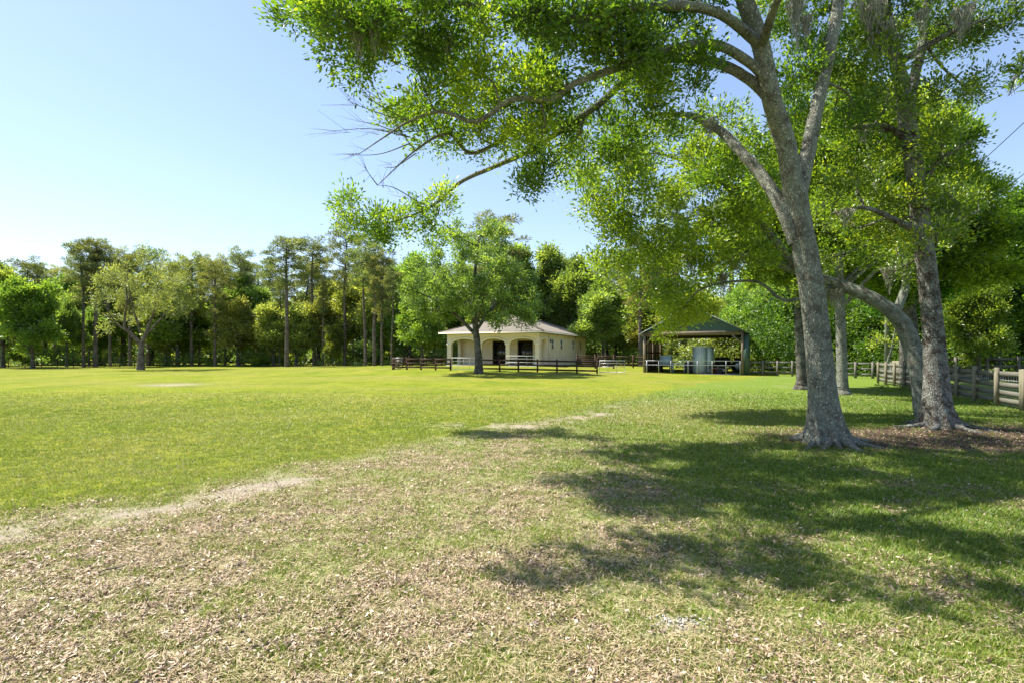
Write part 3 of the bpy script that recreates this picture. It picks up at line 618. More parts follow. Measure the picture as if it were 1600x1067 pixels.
# high outer boughs over the spot where the picture was taken from; their shade falls on the near grass
A.limb([P(1010, -120, dA - .5), np.array([-.2, 7.2, 7.4]), np.array([-1.6, 6.4, 7.0]), np.array([-3.2, 5.6, 6.7])], [.07, .055, .035, .01], 8)
for (x_, y_, z_, r_) in [(-3.5, 5.5, 6.6, .45), (-3.0, 5.9, 6.7, .5), (-2.5, 5.5, 6.5, .45), (-2.2, 6.1, 6.9, .4), (-1.7, 5.4, 6.7, .3), (-1.7, 6.7, 7.3, .45), (-1.0, 6.3, 7.2, .45), (-.4, 6.0, 7.0, .5), (.2, 5.6, 7.0, .45), (.5, 6.4, 7.3, .4), (.9, 5.9, 7.3, .4), (.8, 5.2, 7.0, .4), (1.5, 5.2, 7.3, .4), (1.6, 5.8, 7.3, .4), (2.2, 5.6, 7.3, .4), (2.6, 5.0, 7.2, .35), (-2.1, 5.4, 7.4, .35), (-1.5, 5.2, 7.4, .38), (-.9, 5.0, 7.4, .35), (-.3, 4.8, 7.4, .35), (.3, 4.6, 7.4, .3)]:
    A.blob(np.array([x_, y_, z_]), r_, 240, LA * 1.1, WA * 1.2)
oakA = A.finish('oak_tree', 'nearest oak with pale mottled bark, long left reaching limbs and flared roots', 'tree', bA, M['oak'], M['barkA'])
for (px, py, d, L, k, ws) in [(560, 30, dA - 1.9, .75, 0, 1), (585, 25, dA - 2, .8, 1, 1), (600, 55, dA - 1.2, .5, 0, .8), (975, 120, dA + .4, 1.1, 1, .7), (905, 185, dA + 1, .6, 0, .8), (1245, 0, dA + .5, 1.2, 0, 1), (1260, 30, dA + .6, .9, 1, 1), (700, 60, dA - 1.6, .5, 1, .8), (1110, 190, dA + 1.3, .5, 0, .9), (840, 215, dA + 1.2, .45, 1, .9)]:
    hang(oakA, P(px, py, d), L, k, ws)

# ------------------------------------------------------------------ B: the dark right oak
B = Tree(); bB = G(1466, 666); bB[2] -= 0.10; dB = bB[1]
trunk_base(B, [bB, P(1464, 620, dB), P(1460, 540, dB), P(1450, 440, dB), P(1438, 340, dB), P(1427, 250, dB), P(1418, 190, dB)], [0.248, 0.224, 0.192, 0.176, 0.168, 0.160, 0.152], 72, 1.05, 10, 0.7, 9, 110)
B.limb(W((1419, 200, dB), (1410, 140, dB), (1400, 90, dB - .2), (1385, 20, dB - .4), (1370, -80, dB - .5), (1360, -200, dB)), [0.160, 0.136, 0.120, 0.096, 0.072, 0.032], 18)
B.limb(W((1418, 190, dB), (1428, 125, dB + .1), (1441, 70, dB + .3), (1450, 0, dB + .5), (1470, -120, dB + .6)), [0.104, 0.096, 0.088, 0.072, 0.024], 14)
B.limb(W((1424, 235, dB), (1405, 210, dB), (1375, 197, dB - .1), (1330, 200, dB - .2), (1290, 190, dB)), [0.072, 0.064, 0.052, 0.040, 0.016], 10)
B.limb(W((1440, 365, dB), (1400, 345, dB - .2), (1350, 325, dB - .4), (1300, 335, dB - .3)), [0.080, 0.060, 0.040, 0.016], 10)
B.limb(W((1432, 300, dB), (1470, 250, dB - .2), (1520, 220, dB - .4)), [.07, .05, .02], 8)
B.limb(W((1402, 100, dB - .2), (1470, 60, dB - .6), (1540, 30, dB - .8)), [.07, .05, .02], 8)
B.limb(W((1440, 380, dB), (1480, 350, dB + .4), (1530, 330, dB + .8)), [.07, .05, .02], 8)
for (px, py) in region([(1310, -40), (1300, 90), (1330, 190), (1300, 300), (1330, 380), (1400, 420), (1500, 400), (1525, 310), (1535, 250), (1520, 150), (1535, 60), (1560, -10), (1570, -40)], 38, [(1425, 150, 26, 62), (1428, 250, 22, 50), (1575, 90, 22, 50)]):
    if vnoise(px / 50.0 + 1.3, py / 44.0 + 9.7) < 0.26: continue
    A_ = 1.1 if 1395 < px < 1455 else 0
    B.blob(P(px, py, dB + A_ + random.uniform(-1.2, 1.4)), random.uniform(.40, .56), 190, 0.09, 0.04, tint=0.42)
for (px, py) in region([(1540, 10), (1585, 15), (1575, 45), (1560, 70), (1545, 130), (1560, 190), (1535, 190)], 30):
    B.blob(P(px, py, dB - .6),   .30, 260, 0.09, 0.036, tint=0.2)
for (px, py) in region([(1260, -40), (1640, -40), (1620, -260), (1350, -330)], 85):
    if vnoise(px / 120.0 + 2.3, py / 90.0 + 6.7) < 0.5: continue
    B.blob(P(px, py, dB + random.uniform(-2, 2)), random.uniform(.6, .85), 55, 0.12, 0.055, sub=5)
oakB = B.finish('oak_tree', 'dark barked oak beside the board fence with moss on its upright trunk', 'tree', bB, M['oak'], M['barkB'])
for (px, py, d, L, k, ws) in [(1360, 0, dB - .9, 1.2, 2, 1.2), (1385, 40, dB - .9, .9, 0, 1.2), (1370, 60, dB - .8, .8, 1, 1.2), (1395, 60, dB - .9, .9, 0, 1), (1500, 20, dB - .9, .8, 0, 1), (1515, 10, dB - .9, .7, 1, 1), (1415, 165, dB - .35, .3, 0, 1.1), (1420, 180, dB - .35, .25, 2, .8), (1350, 205, dB - .3, .4, 1, 1), (1320, 330, dB - .4, .5, 0, 1), (1440, 20, dB - .8, .8, 1, 1)]:
    hang(oakB, P(px, py, d), L, k, ws)

# ------------------------------------------------------------------ L: the leaning pale oak behind it
Lt = Tree(); bL = G(1449, 652); bL[2] -= 0.1; dL = bL[1]
Lt.limb([bL, P(1441, 610, dL), P(1428, 550, dL + .1), P(1405, 500, dL + .2), P(1365, 468, dL + .4), P(1310, 445, dL + .8), P(1250, 425, dL + 1.2), P(1190, 405, dL + 1.6), P(1120, 388, dL + 1.9), P(1060, 385, dL + 2.2), P(1000, 360, dL + 2.4)], [0.246, 0.220, 0.198, 0.180, 0.158, 0.136, 0.114, 0.097, 0.079, 0.053, 0.026], 30, 0.07)
Lt.limb([P(1398, 495, dL + .2), P(1415, 440, dL + .4), P(1400, 380, dL + .8), P(1370, 300, dL + 1.2), P(1350, 200, dL + 1.4)], [.10, .085, .07, .05, .02], 12)
Lt.limb([P(1310, 445, dL + .8), P(1230, 470, dL + 1), P(1180, 440, dL + 1.2), P(1100, 450, dL + 1.4), P(1060, 490, dL + 1.4)], [.05, .045, .035, .025, .01], 10)
Lt.limb([P(1250, 425, dL + 1.2), P(1180, 340, dL + 1.4), P(1110, 270, dL + 1.8), P(1030, 240, dL + 2)], [.10, .085, .06, .03], 10)
polyL = [(900, 310), (905, 250), (985, 200), (1040, 240), (1100, 215), (1180, 240), (1230, 300), (1240, 395), (1200, 430), (1135, 440), (1108, 490), (1090, 512), (1045, 500), (1015, 470), (965, 440), (930, 410)]
for (px, py) in region(polyL, 36, [(1055, 255, 24, 20), (905, 350, 25, 30)]):
    if vnoise(px / 50.0 + 5.3, py / 40.0 + 2.7) < 0.24: continue
    Lt.blob(P(px, py, dL + 1.3 + random.uniform(-1.3, 1.8)), random.uniform(.46, .64), 190, 0.105, 0.05, tint=0.55 if py < 430 else 0.72, nl=14, spread=.19)  # lower clumps get a paler tint for a sunlit look
for (px, py) in region([(1270, 250), (1400, 250), (1420, 430), (1270, 420)], 56):
    Lt.blob(P(px, py, dL + 2 + random.uniform(-.6, 1.4)), random.uniform(.55, .75), 130, 0.105, 0.05, tint=0.5, nl=12, spread=.24)
for (px, py) in [(1048, 476), (1068, 480), (1090, 480), (1104, 488), (1044, 494), (1062, 500), (1084, 500), (1052, 514)]:
    Lt.blob(P(px, py, dL + 1.3 + random.uniform(-.5, .6)), random.uniform(.24, .34), 330, 0.10, 0.05, tint=.85, nl=14, spread=.15)  # sunlit clump over the gable, its brightness partly put into the leaf tint
oakL = Lt.finish('oak_tree', 'pale oak leaning left out of the base of the dark barked oak', 'tree', bL, M['lean'], M['barkL'])
for (px, py, d, L, k, ws) in [(1025, 420, dL + 1.6, .8, 0, 1.2), (1130, 430, dL + 1.4, .9, 1, 1.2), (1150, 400, dL + 1.2, .7, 0, 1.4), (980, 360, dL + 2, .6, 1, 1.2), (1080, 400, dL + 1, .6, 0, 1.2), (1300, 455, dL + .8, .5, 2, 1), (1390, 420, dL + .5, .8, 0, 1)]:
    hang(oakL, P(px, py, d), L, k, ws)

# ------------------------------------------------------------------ overhanging spray at the right edge (tree stands out of frame)
E = Tree()
E.limb(W((1720, 60, 6.2), (1650, 95, 6.0), (1600, 112, 5.9), (1580, 125, 5.9)), [.03, .018, .008, .003], 6)
E.limb(W((1640, 100, 6.0), (1600, 130, 5.9), (1575, 150, 5.9)), [.01, .005, .002], 5)
E.limb([G(1900, 720), P(1880, 400, 7.6), P(1800, 150, 7), P(1720, 60, 6.2), P(1690, -60, 6.4)], [.2, .15, .09, .05, .02], 10)
for (px, py, r_) in [(1592, 112, .10), (1585, 122, .09), (1600, 105, .13), (1620, 110, .18), (1596, 130, .08), (1577, 150, .07), (1640, 100, .2), (1680, 70, .3)]:
    E.blob(P(px, py, 5.9), r_, 520, 0.095, 0.03, tint=0.15, nl=5, spread=.07)
E.finish('oak_tree', 'dark leafed spray hanging into the sky at the right edge', 'tree', G(1900, 720), M['dark'], M['barkB'])

# ------------------------------------------------------------------ woodland tree kinds
def broad(seed, H, R0, cb, L=0.24, Wd=0.15, nb=64, dens=17, tr=0.16, lean=0.0, tint=None, tw=False, fork=False, nl=12, shape=1.0, low=0.0, spread=.44):
    """broadleaf tree at the origin: H height, R0 crown radius, cb crown base"""
    global rng
    rng = np.random.default_rng(seed); random.seed(seed); t = Tree()
    top = np.array([lean * H, 0.1 * rng.normal(), H * 0.86])
    if fork:
        t.limb([(0, 0, -.2), (0.05, 0, cb * .55), (0.1, 0, cb)], [tr * 1.5, tr * 1.1, tr], 10)
        for a in (2.9, 0.2, 1.5, 4.4):
            q = np.array([math.cos(a), math.sin(a), 0]); t.limb([(0.05, 0, cb * .7), q * R0 * .35 + [0, 0, cb * 1.15], q * R0 * .5 + [0, 0, cb * 1.6], q * R0 * .6 + [0, 0, H * .8]], [tr * .8, tr * .6, tr * .4, tr * .12], 8)
    else:
        t.limb([(0, 0, -.25), (0, 0, .04), (0, 0, .22), (0, 0, .7), (lean * H * .3, 0.05, H * .35), (lean * H * .65, -.05, H * .6), top], [tr * 2.5, tr * 1.85, tr * 1.35, tr * 1.08, tr * .9, tr * .6, tr * .15], 12)
        for i in range(9):
            a = i * 2.4 + rng.random(); h0 = cb * .8 + (H - cb) * .5 * rng.random(); q = np.array([math.cos(a), math.sin(a), 0])
            c0 = np.array([lean * h0, 0, h0]); t.limb([c0, c0 + q * R0 * .4 + [0, 0, .12 * H], c0 + q * R0 * .75 + [0, 0, .16 * H]], [tr * .45, tr * .3, tr * .1], 6)
    ph = rng.random(6) * 6.28
    for i in range(nb):
        u = rand_unit(1)[0]; az = math.atan2(u[1], u[0]); rad = (0.30 + 0.70 * rng.random() ** .55) * (0.88 + 0.20 * math.sin(2 * az + ph[0]) * math.cos(2.3 * u[2] + ph[1]) + 0.16 * math.sin(3 * az + ph[2] + 3 * u[2]))
        u = u * rad; zc = cb + (H - cb) * .5; hz = (u[2] + 1) / 2; wr = (1 - shape * 0.45 * hz)
        c = np.array([u[0] * R0 * wr + lean * H * hz, u[1] * R0 * wr, zc + u[2] * (H - cb) * .48 - low * abs(u[0]) * .8])
        t.blob(c, R0 * rng.uniform(.13, .25), dens * 40 / R0 ** 1.3, L, Wd, tw=tw, tint=(.45 if tint is None else tint) + .13 * rng.normal(), sub=4, nl=nl, spread=spread)
    return t
def pine(seed, H, cbf=0.58, R0=1.9, tr=0.17, lean=0.0, dens=1.0, nb=30, L=0.34, Wd=0.065):
    global rng
    rng = np.random.default_rng(seed); random.seed(seed); t = Tree()
    ln = [np.array([lean * H * f + 0.12 * rng.normal() * f, 0.1 * rng.normal() * f, H * f]) for f in (0, .3, .6, .85, .98)]; ln[0][2] = -.2
    t.limb(ln, [tr * 1.25, tr, tr * .8, tr * .45, tr * .12], 9, .05)
    for i in range(6):   # dead stubs
        h = H * rng.uniform(.3, cbf); a = rng.random() * 6.28; p = np.array([lean * h, 0, h]); q = p + np.array([math.cos(a), math.sin(a), .15]) * rng.uniform(.3, .9)
        V, Q = stick_geo(p[None], q[None], .03, .012); t.wood(V, Q)
    for i in range(nb):
        f = cbf + (1 - cbf) * (i / nb) ** .8; h = H * f; prof = math.sin(math.pi * min(1, (0.16 + 0.72 * (f - cbf) / (1 - cbf)))) ** .7
        a = i * 2.4 + rng.random() * .8; rr = R0 * prof * rng.uniform(.3, 1.0)
        p = np.array([lean * h, 0, h - .2]); e = p + np.array([math.cos(a) * rr, math.sin(a) * rr, rr * .32 + .1])
        t.limb([p, (p + e) / 2 + [0, 0, -.05], e], [.05, .035, .015], 4, 0)
        for s_ in range(2):
            c = e + rng.normal(size=3) * np.array([.35, .35, .16]) * (s_ + .3); rad = rng.uniform(.34, .62); m = int(95 * dens * rad * 2)
            pos = c + rand_unit(m) * (rng.random((m, 1)) ** .4) * rad * np.array([1, 1, .55])
            ax = pos - c + [0, 0, .15]; ax /= np.linalg.norm(ax, axis=1)[:, None]
            t.lv.append(leaf_geo(pos, L, Wd, ax)); t.lt.append(np.clip(.42 + .18 * rng.normal() + .14 * rng.normal(size=m), 0, 1))
    return t
def make(name, tree, leaf, bark, label, cat, loc, rz=0, sc=(1, 1, 1), group=None):
    mt, mc, n = tree.meshes(M[leaf], M[bark]); NL[0] += n
    r = thing(name, label, cat, loc, rz, group); r.scale = sc
    link('trunk', mt, r); link('crown', mc, r); return r
def fit(px, pyb, pyt, H, d=None, wx=1.0):
    """place at the ground point under (px,pyb); scale so the top reaches pyt"""
    p = G(px, pyb) if d is None else np.array([(px - HX) * d / FPX, d, 0.0])
    p[2] = float(T(p[0], p[1])); top = EYE - (pyt - HY) * p[1] / FPX
    k = (top - p[2]) / H; return p, (k * wx, k * wx, k)

# the single oak in the pasture
p = G(748, 583.5); H = EYE + (553 - 350) * p[1] / FPX - p[2]
def outlined(poly, base, step, dep, rr, dens, L, Wd, limbs, seed, tint, spread, gate=.2):
    """a tree whose blobs fill an irregular crown as deep as it is wide, grown round the trunk"""
    global rng
    rng = np.random.default_rng(seed); random.seed(seed); t = Tree(); d0 = base[1]
    for pts, rad in limbs: t.limb([np.array([P(a_, b_, d0)[0], d0 + c_, P(a_, b_, d0)[2]]) for a_, b_, c_ in pts], rad, 12, .12)
    cx_ = sum(p_[0] for p_ in poly) / len(poly); cy_ = sum(p_[1] for p_ in poly) / len(poly); mx = max(abs(p_[0] - cx_) for p_ in poly); my = max(abs(p_[1] - cy_) for p_ in poly)
    for (px, py) in region(poly, step, jit=.45):
        w_ = math.sqrt(max(.05, 1 - ((px - cx_) / mx) ** 2 * .9 - ((py - cy_) / my) ** 2 * .5))
        for k in range(3):
            dz = dep * w_ * random.uniform(-1, 1)
            if vnoise(px / step / 1.6 + k * 7 + seed, py / step / 1.4 + dz) < gate: continue
            q = P(px, py, d0) + np.array([0, dz, 0]) + rng.normal(size=3) * .15
            t.blob(q, random.uniform(*rr), dens, L, Wd, tint=tint + .12 * rng.normal(), sub=4, nl=12, spread=spread)
    t.tv = [v - base for v in t.tv]; t.lv = [v - base for v in t.lv]; return t
pm = p.copy(); pmb = [748, 590]
t_ = outlined([(748 + (a_ - 748) * .84, b_) for a_, b_ in [(616, 485), (636, 428), (668, 405), (694, 398), (702, 366), (740, 347), (788, 354), (806, 398), (835, 425), (856, 470), (850, 500), (832, 518), (800, 512), (765, 496), (728, 488), (700, 500), (672, 492), (640, 512)]], p, 19, 4.0, (.5, .9), 62, .16, .095,
     [([(748, 590, 0), (748, 570, 0), (746, 540, 0), (742, 500, 0), (740, 450, .2), (745, 400, 0), (750, 365, 0)], [.46, .30, .25, .21, .15, .09, .03]),
      ([(745, 525, 0), (715, 495, -.4), (680, 470, -.8), (645, 455, -1)], [.15, .11, .07, .03]), ([(745, 515, 0), (770, 480, .5), (800, 455, .9), (830, 450, 1)], [.13, .10, .06, .03]),
      ([(743, 490, 0), (715, 450, 1), (695, 415, 1.6)], [.11, .07, .03]), ([(742, 480, 0), (770, 430, -1), (785, 385, -1.6)], [.11, .07, .03]), ([(744, 510, 0), (735, 480, 2), (730, 460, 3.4)], [.1, .07, .03]), ([(744, 510, 0), (755, 480, -2), (760, 470, -3.4)], [.1, .07, .03])], 21, .26, .22, .24)
midoak = make('oak_tree', t_, 'mid', 'barkW', 'spreading oak standing alone on the lawn in front of the cream barn', 'tree', p)
# kinds for copying (first use is placed itself)
used = {}
def put(kind, name, tree_fn, leaf, bark, H, px, pyb, pyt, label, cat='tree', d=None, wx=1.0, rz=None, group=None):
    loc, sc = fit(px, pyb, pyt, H, d, wx); rz = (hash((int(px * 7), kind)) % 628) / 100 if rz is None else rz
    rz = ((px * 0.137 + len(used) * .7) % 6.28) if rz is None else rz
    if kind not in used:
        used[kind] = make(name, tree_fn(), leaf, bark, label, cat, loc, rz, sc, group); return used[kind]
    return copy_tree(used[kind], loc, rz, sc, label, group)
KP = {'pA': (lambda: pine(31, 15, .60, 2.0, .19), 'pine', 'barkP', 15), 'pB': (lambda: pine(32, 15, .52, 2.3, .17, .02, 1.0, 34), 'pine', 'barkP', 15),
      'pC': (lambda: pine(33, 15, .66, 1.7, .15, -.015, .9, 24), 'pine', 'barkP', 15), 'pD': (lambda: pine(34, 14, .42, 2.6, .2, .0, 1.1, 46), 'olive', 'barkP', 14)}
KB = {'bA': (lambda: broad(41, 10, 3.4, 2.6), 'mid', 'barkW', 10), 'bB': (lambda: broad(42, 9, 3.1, 1.5, tint=.42), 'bright', 'barkW', 9),
      'bC': (lambda: broad(43, 7, 2.4, 1.6, tint=.6, nb=46), 'pale', 'barkW', 7), 'bD': (lambda: broad(44, 11, 3.8, 1.8, tint=.35), 'mid', 'barkW', 11),
      'bE': (lambda: broad(45, 10, 4.0, 1.0, .20, .13, 90, 20, tint=.4), 'dark', 'barkW', 10), 'bF': (lambda: broad(46, 12, 3.2, 2.6, tint=.4), 'mid', 'barkW', 12)}
def pn(k, px, pyb, pyt, label, **kw):
    f, lf, bk, H = KP[k]; return put(k, 'pine_tree', f, lf, bk, H, px, pyb, pyt, label, 'pine tree', **kw)
def bt(k, px, pyb, pyt, label, **kw):
    f, lf, bk, H = KB[k]; return put(k, 'broadleaf_tree', f, lf, bk, H, px, pyb, pyt, label, 'tree', **kw)
def rzs(px): return (px * 0.37) % 6.28
# left wood, front row
bt('bD', 4, 573.5, 414, 'dark green tree cut off by the left edge of the picture', rz=1.0)
bt('bB', 51, 575, 436, 'bright green tree with slim dark trunk, second from the left edge', rz=2.2, wx=.95)
bt('bA', 104, 573, 470, 'dark forked tree between the bright left tree and the leaning tall pine', rz=.5, wx=.8)
pn('pB', 131, 573, 383, 'tall pine leaning slightly left, its open crown above the left wood', rz=3.1, wx=.9)
pn('pA', 149, 573, 377, 'tallest straight pine of the left wood, crown flat on top', rz=.4, wx=1.1)
pn('pC', 172, 572.5, 396, 'slender pine just right of the two tallest left pines', rz=1.4)
pn('pD', 203, 572, 398, 'pine trunk standing just left of the forked olive pine', rz=2.0, wx=.8)
pf = G(220, 577.5)
t_ = outlined([(163, 505), (172, 450), (192, 412), (222, 394), (262, 400), (288, 432), (298, 470), (285, 500), (262, 488), (240, 500), (215, 490), (196, 512), (178, 520)], pf, 17, 4.2, (.5, .95), 30, .24, .085,
     [([(220, 583, 0), (220, 560, 0), (221, 535, 0)], [.40, .30, .25]), ([(221, 540, 0), (208, 522, -.3), (200, 508, -.5), (205, 470, -.6), (200, 430, -.5)], [.20, .15, .12, .08, .03]),
      ([(221, 540, 0), (228, 515, .2), (238, 480, .4), (245, 430, .3)], [.18, .14, .09, .03]), ([(222, 530, 0), (240, 505, .5), (265, 470, 1)], [.12, .09, .03]), ([(220, 520, 0), (218, 480, -1), (215, 430, -1.5)], [.12, .08, .03]), ([(208, 522, -.3), (190, 505, -.8), (178, 480, -1.2)], [.1, .06, .03])], 51, .32, .28, .34)
make('pine_tree', t_, 'olive', 'barkP', 'broad olive crowned tree with pale forked trunk out on the lawn edge', 'tree', pf)
pn('pC', 231, 571.5, 392, 'dark trunked pine close behind the forked olive tree', rz=2.6, wx=1.3)
bt('bC', 259, 571, 488, 'small round grey green tree right of the forked olive tree', rz=1.0, wx=.95)
pn('pD', 300, 571.5, 404, 'olive pine between the small round tree and the twin stemmed pine', rz=4.0, wx=.9)
pn('pD', 336, 572, 407, 'olive pine with thick reddish trunk left of the pale round tree', rz=5.0, wx=.85)
pn('pB', 371, 571.5, 395, 'dark topped pine rising behind the pale round tree', rz=.7, wx=1.0, d=74)
bt('bC', 372, 571.5, 472, 'pale yellow green round tree on the lawn edge', rz=3.0, wx=1.05)
pn('pC', 437, 571.5, 440, 'thin leaning pine beside the thick tall pine', rz=4.4, wx=.8)
pn('pA', 448, 573, 374, 'thick trunked tall pine in the middle of the left wood', rz=2.2, wx=1.15)
bt('bB', 462, 570.5, 497, 'low bright green tree behind the thick trunked tall pine', rz=.3, d=72)
pn('pC', 491, 571, 377, 'dark pine with small high crown right of the thick trunked pine', rz=1.1, wx=1.2)
pn('pA', 505, 571.5, 440, 'pale slim pine trunk left of the small lime green tree', rz=3.9, wx=.6)
bt('bB', 520, 571.5, 508, 'small lime green tree with pale multiple stems', rz=5.1, wx=.75)
pn('pB', 538, 571, 360, 'tall pine behind the overhanging left limb tip', rz=5.6, wx=.9)
pn('pC', 571, 571.5, 392, 'slim straight pine left of the thick pale pine', rz=.2, wx=1.1)
pn('pB', 585, 571.5, 366, 'thick pale trunked pine left of the brown fence corner', rz=1.9, wx=1.0)
pn('pD', 597, 571.5, 402, 'pine close right of the thick pale trunked pine', rz=2.9, wx=.7)
pn('pC', 612, 571.5, 425, 'thin pale pine behind the brown fence corner', rz=3.6, wx=.9)
bt('bB', 660, 571, 452, 'bright leafed tree behind the brown fence left of the lone oak', rz=.9, wx=1.0)
bt('bD', 640, 570, 400, 'dark tree between the brown fence corner and the lone oak', rz=4.2, d=70)
# behind the barn and the shed
pn('pB', 768, 570, 345, 'tree with high dark crown rising behind the lone oak', rz=.1, d=66, wx=1.5)
bt('bF', 800, 570, 372, 'tall tree behind the ridge of the cream barn', rz=1.2, d=74, wx=1.1)
bt('bD', 862, 570, 392, 'wide green tree behind the right end of the barn roof', rz=2.4, d=76, wx=1.1)
bt('bA', 905, 570, 405, 'tree crown above the barn right eave', rz=5.5, d=72)
bt('bA', 942, 571, 440, 'dark trunked grey green oak between the barn and the shed', rz=3.3, d=62, wx=1.1)
pn('pB', 962, 571, 400, 'slim brown trunk right of the grey green oak', rz=.6, d=70)
pn('pD', 1001, 575, 380, 'pale slanting trunk just left of the open shed', rz=2.0, d=58)
bt('bD', 1035, 571, 400, 'green tree seen over the left slope of the shed roof', rz=3.7, d=66)
bt('bC', 1060, 574, 525, 'low pale leafed tree seen through the open back of the shed', rz=1.7, d=58, wx=1.1)
bt('bC', 1120, 574, 515, 'pale leafed shrub tree seen through the right half of the shed', rz=4.6, d=59, wx=1.4)
pn('pA', 1057, 573, 300, 'reddish trunk seen through the shed beside its left wall', rz=4.5, d=61, wx=1.2)
pn('pA', 1143, 573, 310, 'thick dark pine trunk rising behind the right slope of the shed roof', rz=1.2, d=62, wx=1.3)
bt('bA', 1170, 575, 430, 'bright green tree right of the shed', rz=.8, d=54)
bt('bD', 1215, 577, 395, 'leafy tree between the shed and the nearest oak trunk', rz=2.9, d=50)
bt('bC', 1205, 580, 505, 'pale low shrub right of the shed behind the rail fence', rz=.2, d=52, wx=1.3)
# row under the big oaks
Hc = 9.5
pC = G(1316, 616)
make('oak_tree', broad(61, 12.0, 4.2, 4.0, .13, .075, 110, 30, .18, tint=.5, tw=True, spread=.26, nl=14, lean=-.02), 'lean', 'barkA', 'pale trunked oak standing just right behind the nearest oak', 'tree', pC)
pC2 = G(1252, 608)
make('oak_tree', broad(62, 10.5, 3.6, 4.6, .14, .08, 110, 28, .19, tint=.45, tw=True, spread=.26, nl=14, lean=-.03), 'lean', 'barkW', 'dark trunked oak half hidden behind the left side of the nearest oak', 'tree', pC2)
pD = G(1428, 604)
make('oak_tree', broad(63, 14.0, 4.6, 3.4, .15, .085, 170, 28, .27, tint=.5, tw=True, spread=.28, nl=14, lean=-.06), 'lean', 'barkW', 'oak whose flared trunk stands left behind the leaning pale oak', 'tree', pD)
pD2 = G(1412, 600)
make('oak_tree', broad(64, 9.5, 3.6, 3.2, .15, .085, 84, 24, .18, tint=.4, spread=.28), 'dark', 'barkW', 'thin dark oak beside the flared oak trunk near the fence end', 'tree', pD2)
# right wood beyond the board fence
for i, (px, d, pyt, k, wx, lab) in enumerate([(1560, 33, 330, 'bE', 1.0, 'dark glossy tree behind the back fence, second from the right edge'), (1500, 36, 350, 'bE', 1.0, 'dark tree behind the back fence, right of the dark barked oak'), (1625, 34, 285, 'bE', 1.1, 'tall dark tree at the right edge behind the board fence'), (1440, 42, 330, 'bD', 1.0, 'tree in the wood behind the leaning pale oak'), (1370, 46, 320, 'bD', 1.0, 'tree in the wood above the wooden rail fence end'), (1290, 48, 380, 'bA', 1.0, 'tree in the wood between the two nearest trunks'), (1590, 44, 300, 'bF', 1.3, 'tall tree deep behind the right edge fence'), (1690, 40, 300, 'bF', 1.2, 'tree crown entering at the right edge'), (1530, 30, 440, 'bB', .9, 'bright low tree behind the board fence on the right'), (1330, 50, 430, 'bB', 1.2, 'low bright tree behind the rail fence')]):
    bt(k, px, 0, pyt, lab, d=d, wx=wx, rz=rzs(px))
# deep rows of the wood, told apart by the landmark they stand behind
ZN = [(110, 'left of the two tallest pines'), (190, 'behind the two tallest left pines'), (285, 'behind the forked olive crowned tree'), (425, 'behind the pale round tree'), (485, 'behind the thick trunked tall pine'), (560, 'behind the small lime green tree'), (640, 'behind the thick pale trunked pine'), (700, 'left of the lone oak'), (830, 'behind the lone oak and the barn'), (930, 'behind the right end of the barn'), (1010, 'between barn and shed'), (1170, 'behind the open shed'), (1290, 'between the shed and the nearest oak'), (9999, 'behind the oaks beside the board fence')]
def zone_of(px): return next(t_ for a_, t_ in ZN if px < a_)
random.seed(99)
for px in range(-30, 1000, 24):
    d = random.uniform(74, 96); k = random.choice(['pA', 'pB', 'pC', 'pD']); top = random.uniform(405, 440) if px < 640 else random.uniform(410, 450)
    x_ = px + random.uniform(-8, 8); z_ = zone_of(x_)
    pn(k, x_, 0, top, 'pine standing deep in the wood, ' + z_, d=d, wx=random.uniform(.9, 1.2), rz=random.random() * 6.28, group='deep pines ' + z_)
for px in range(-40, 1500, 34):
    d = random.uniform(69, 84) if px < 1000 else random.uniform(58, 76); k = random.choice(['bA', 'bD', 'bA', 'bB', 'bC', 'bC']); x_ = px + random.uniform(-12, 12); z_ = zone_of(x_)
    bt(k, x_, 0, random.uniform(430, 495), 'leafy tree filling in the wood, ' + z_, d=d, wx=random.uniform(1.0, 1.3), rz=random.random() * 6.28, group='leafy trees ' + z_)
# undergrowth and far wood: nobody could count these
rng = np.random.default_rng(77)
def mass(name, label, boxes, leaf, L, Wd, cat):
    Vs = []; Ts = []
    for (x0, x1, y0, y1, h0, h1, nb, nl, rad) in boxes:
        for b in range(nb):
            cx, cy = rng.uniform(x0, x1), rng.uniform(y0, y1); cz = float(T(cx, cy)) + h0 + (h1 - h0) * rng.random() ** 1.1
            r_ = rad * rng.uniform(.5, 1.1); pos = np.array([cx, cy, cz]) + rand_unit(nl) * (rng.random((nl, 1)) ** .45) * r_ * np.array([1.2, 1, .75]); pos[:, 2] = np.maximum(pos[:, 2], .02)
            Vs.append(leaf_geo(pos, L, Wd)); Ts.append(np.clip(.42 + .2 * rng.normal() + .14 * rng.normal(size=nl), 0, 1))
    V = np.concatenate(Vs); n = len(V) // 4; q = np.arange(4 * n).reshape(-1, 4); t = np.concatenate(Ts); NL[0] += n
    o = link(name, mesh_np(name, V, None, np.concatenate([q[:, [0, 1, 2]], q[:, [0, 2, 3]]]), leaf, {'tint': ('FACE', np.concatenate([t, t]))}))
    tag(o, label, cat, kind='stuff')
mass('far_wood', 'dense dark wood closing the view behind the pines', [(-110, 100, 96, 118, 0, 13.0, 900, 110, 2.4), (-105, 100, 92, 100, 0, 4.5, 800, 90, 1.8)], M['mid'], .75, .45, 'wood')
mass('undergrowth', 'low bushes along the foot of the left wood', [(-80, -8, 69, 78, 0, 2.6, 190, 130, 1.3), (-20, 30, 66, 80, 0, 3.5, 200, 130, 1.4)], M['mid'], .26, .16, 'bushes')
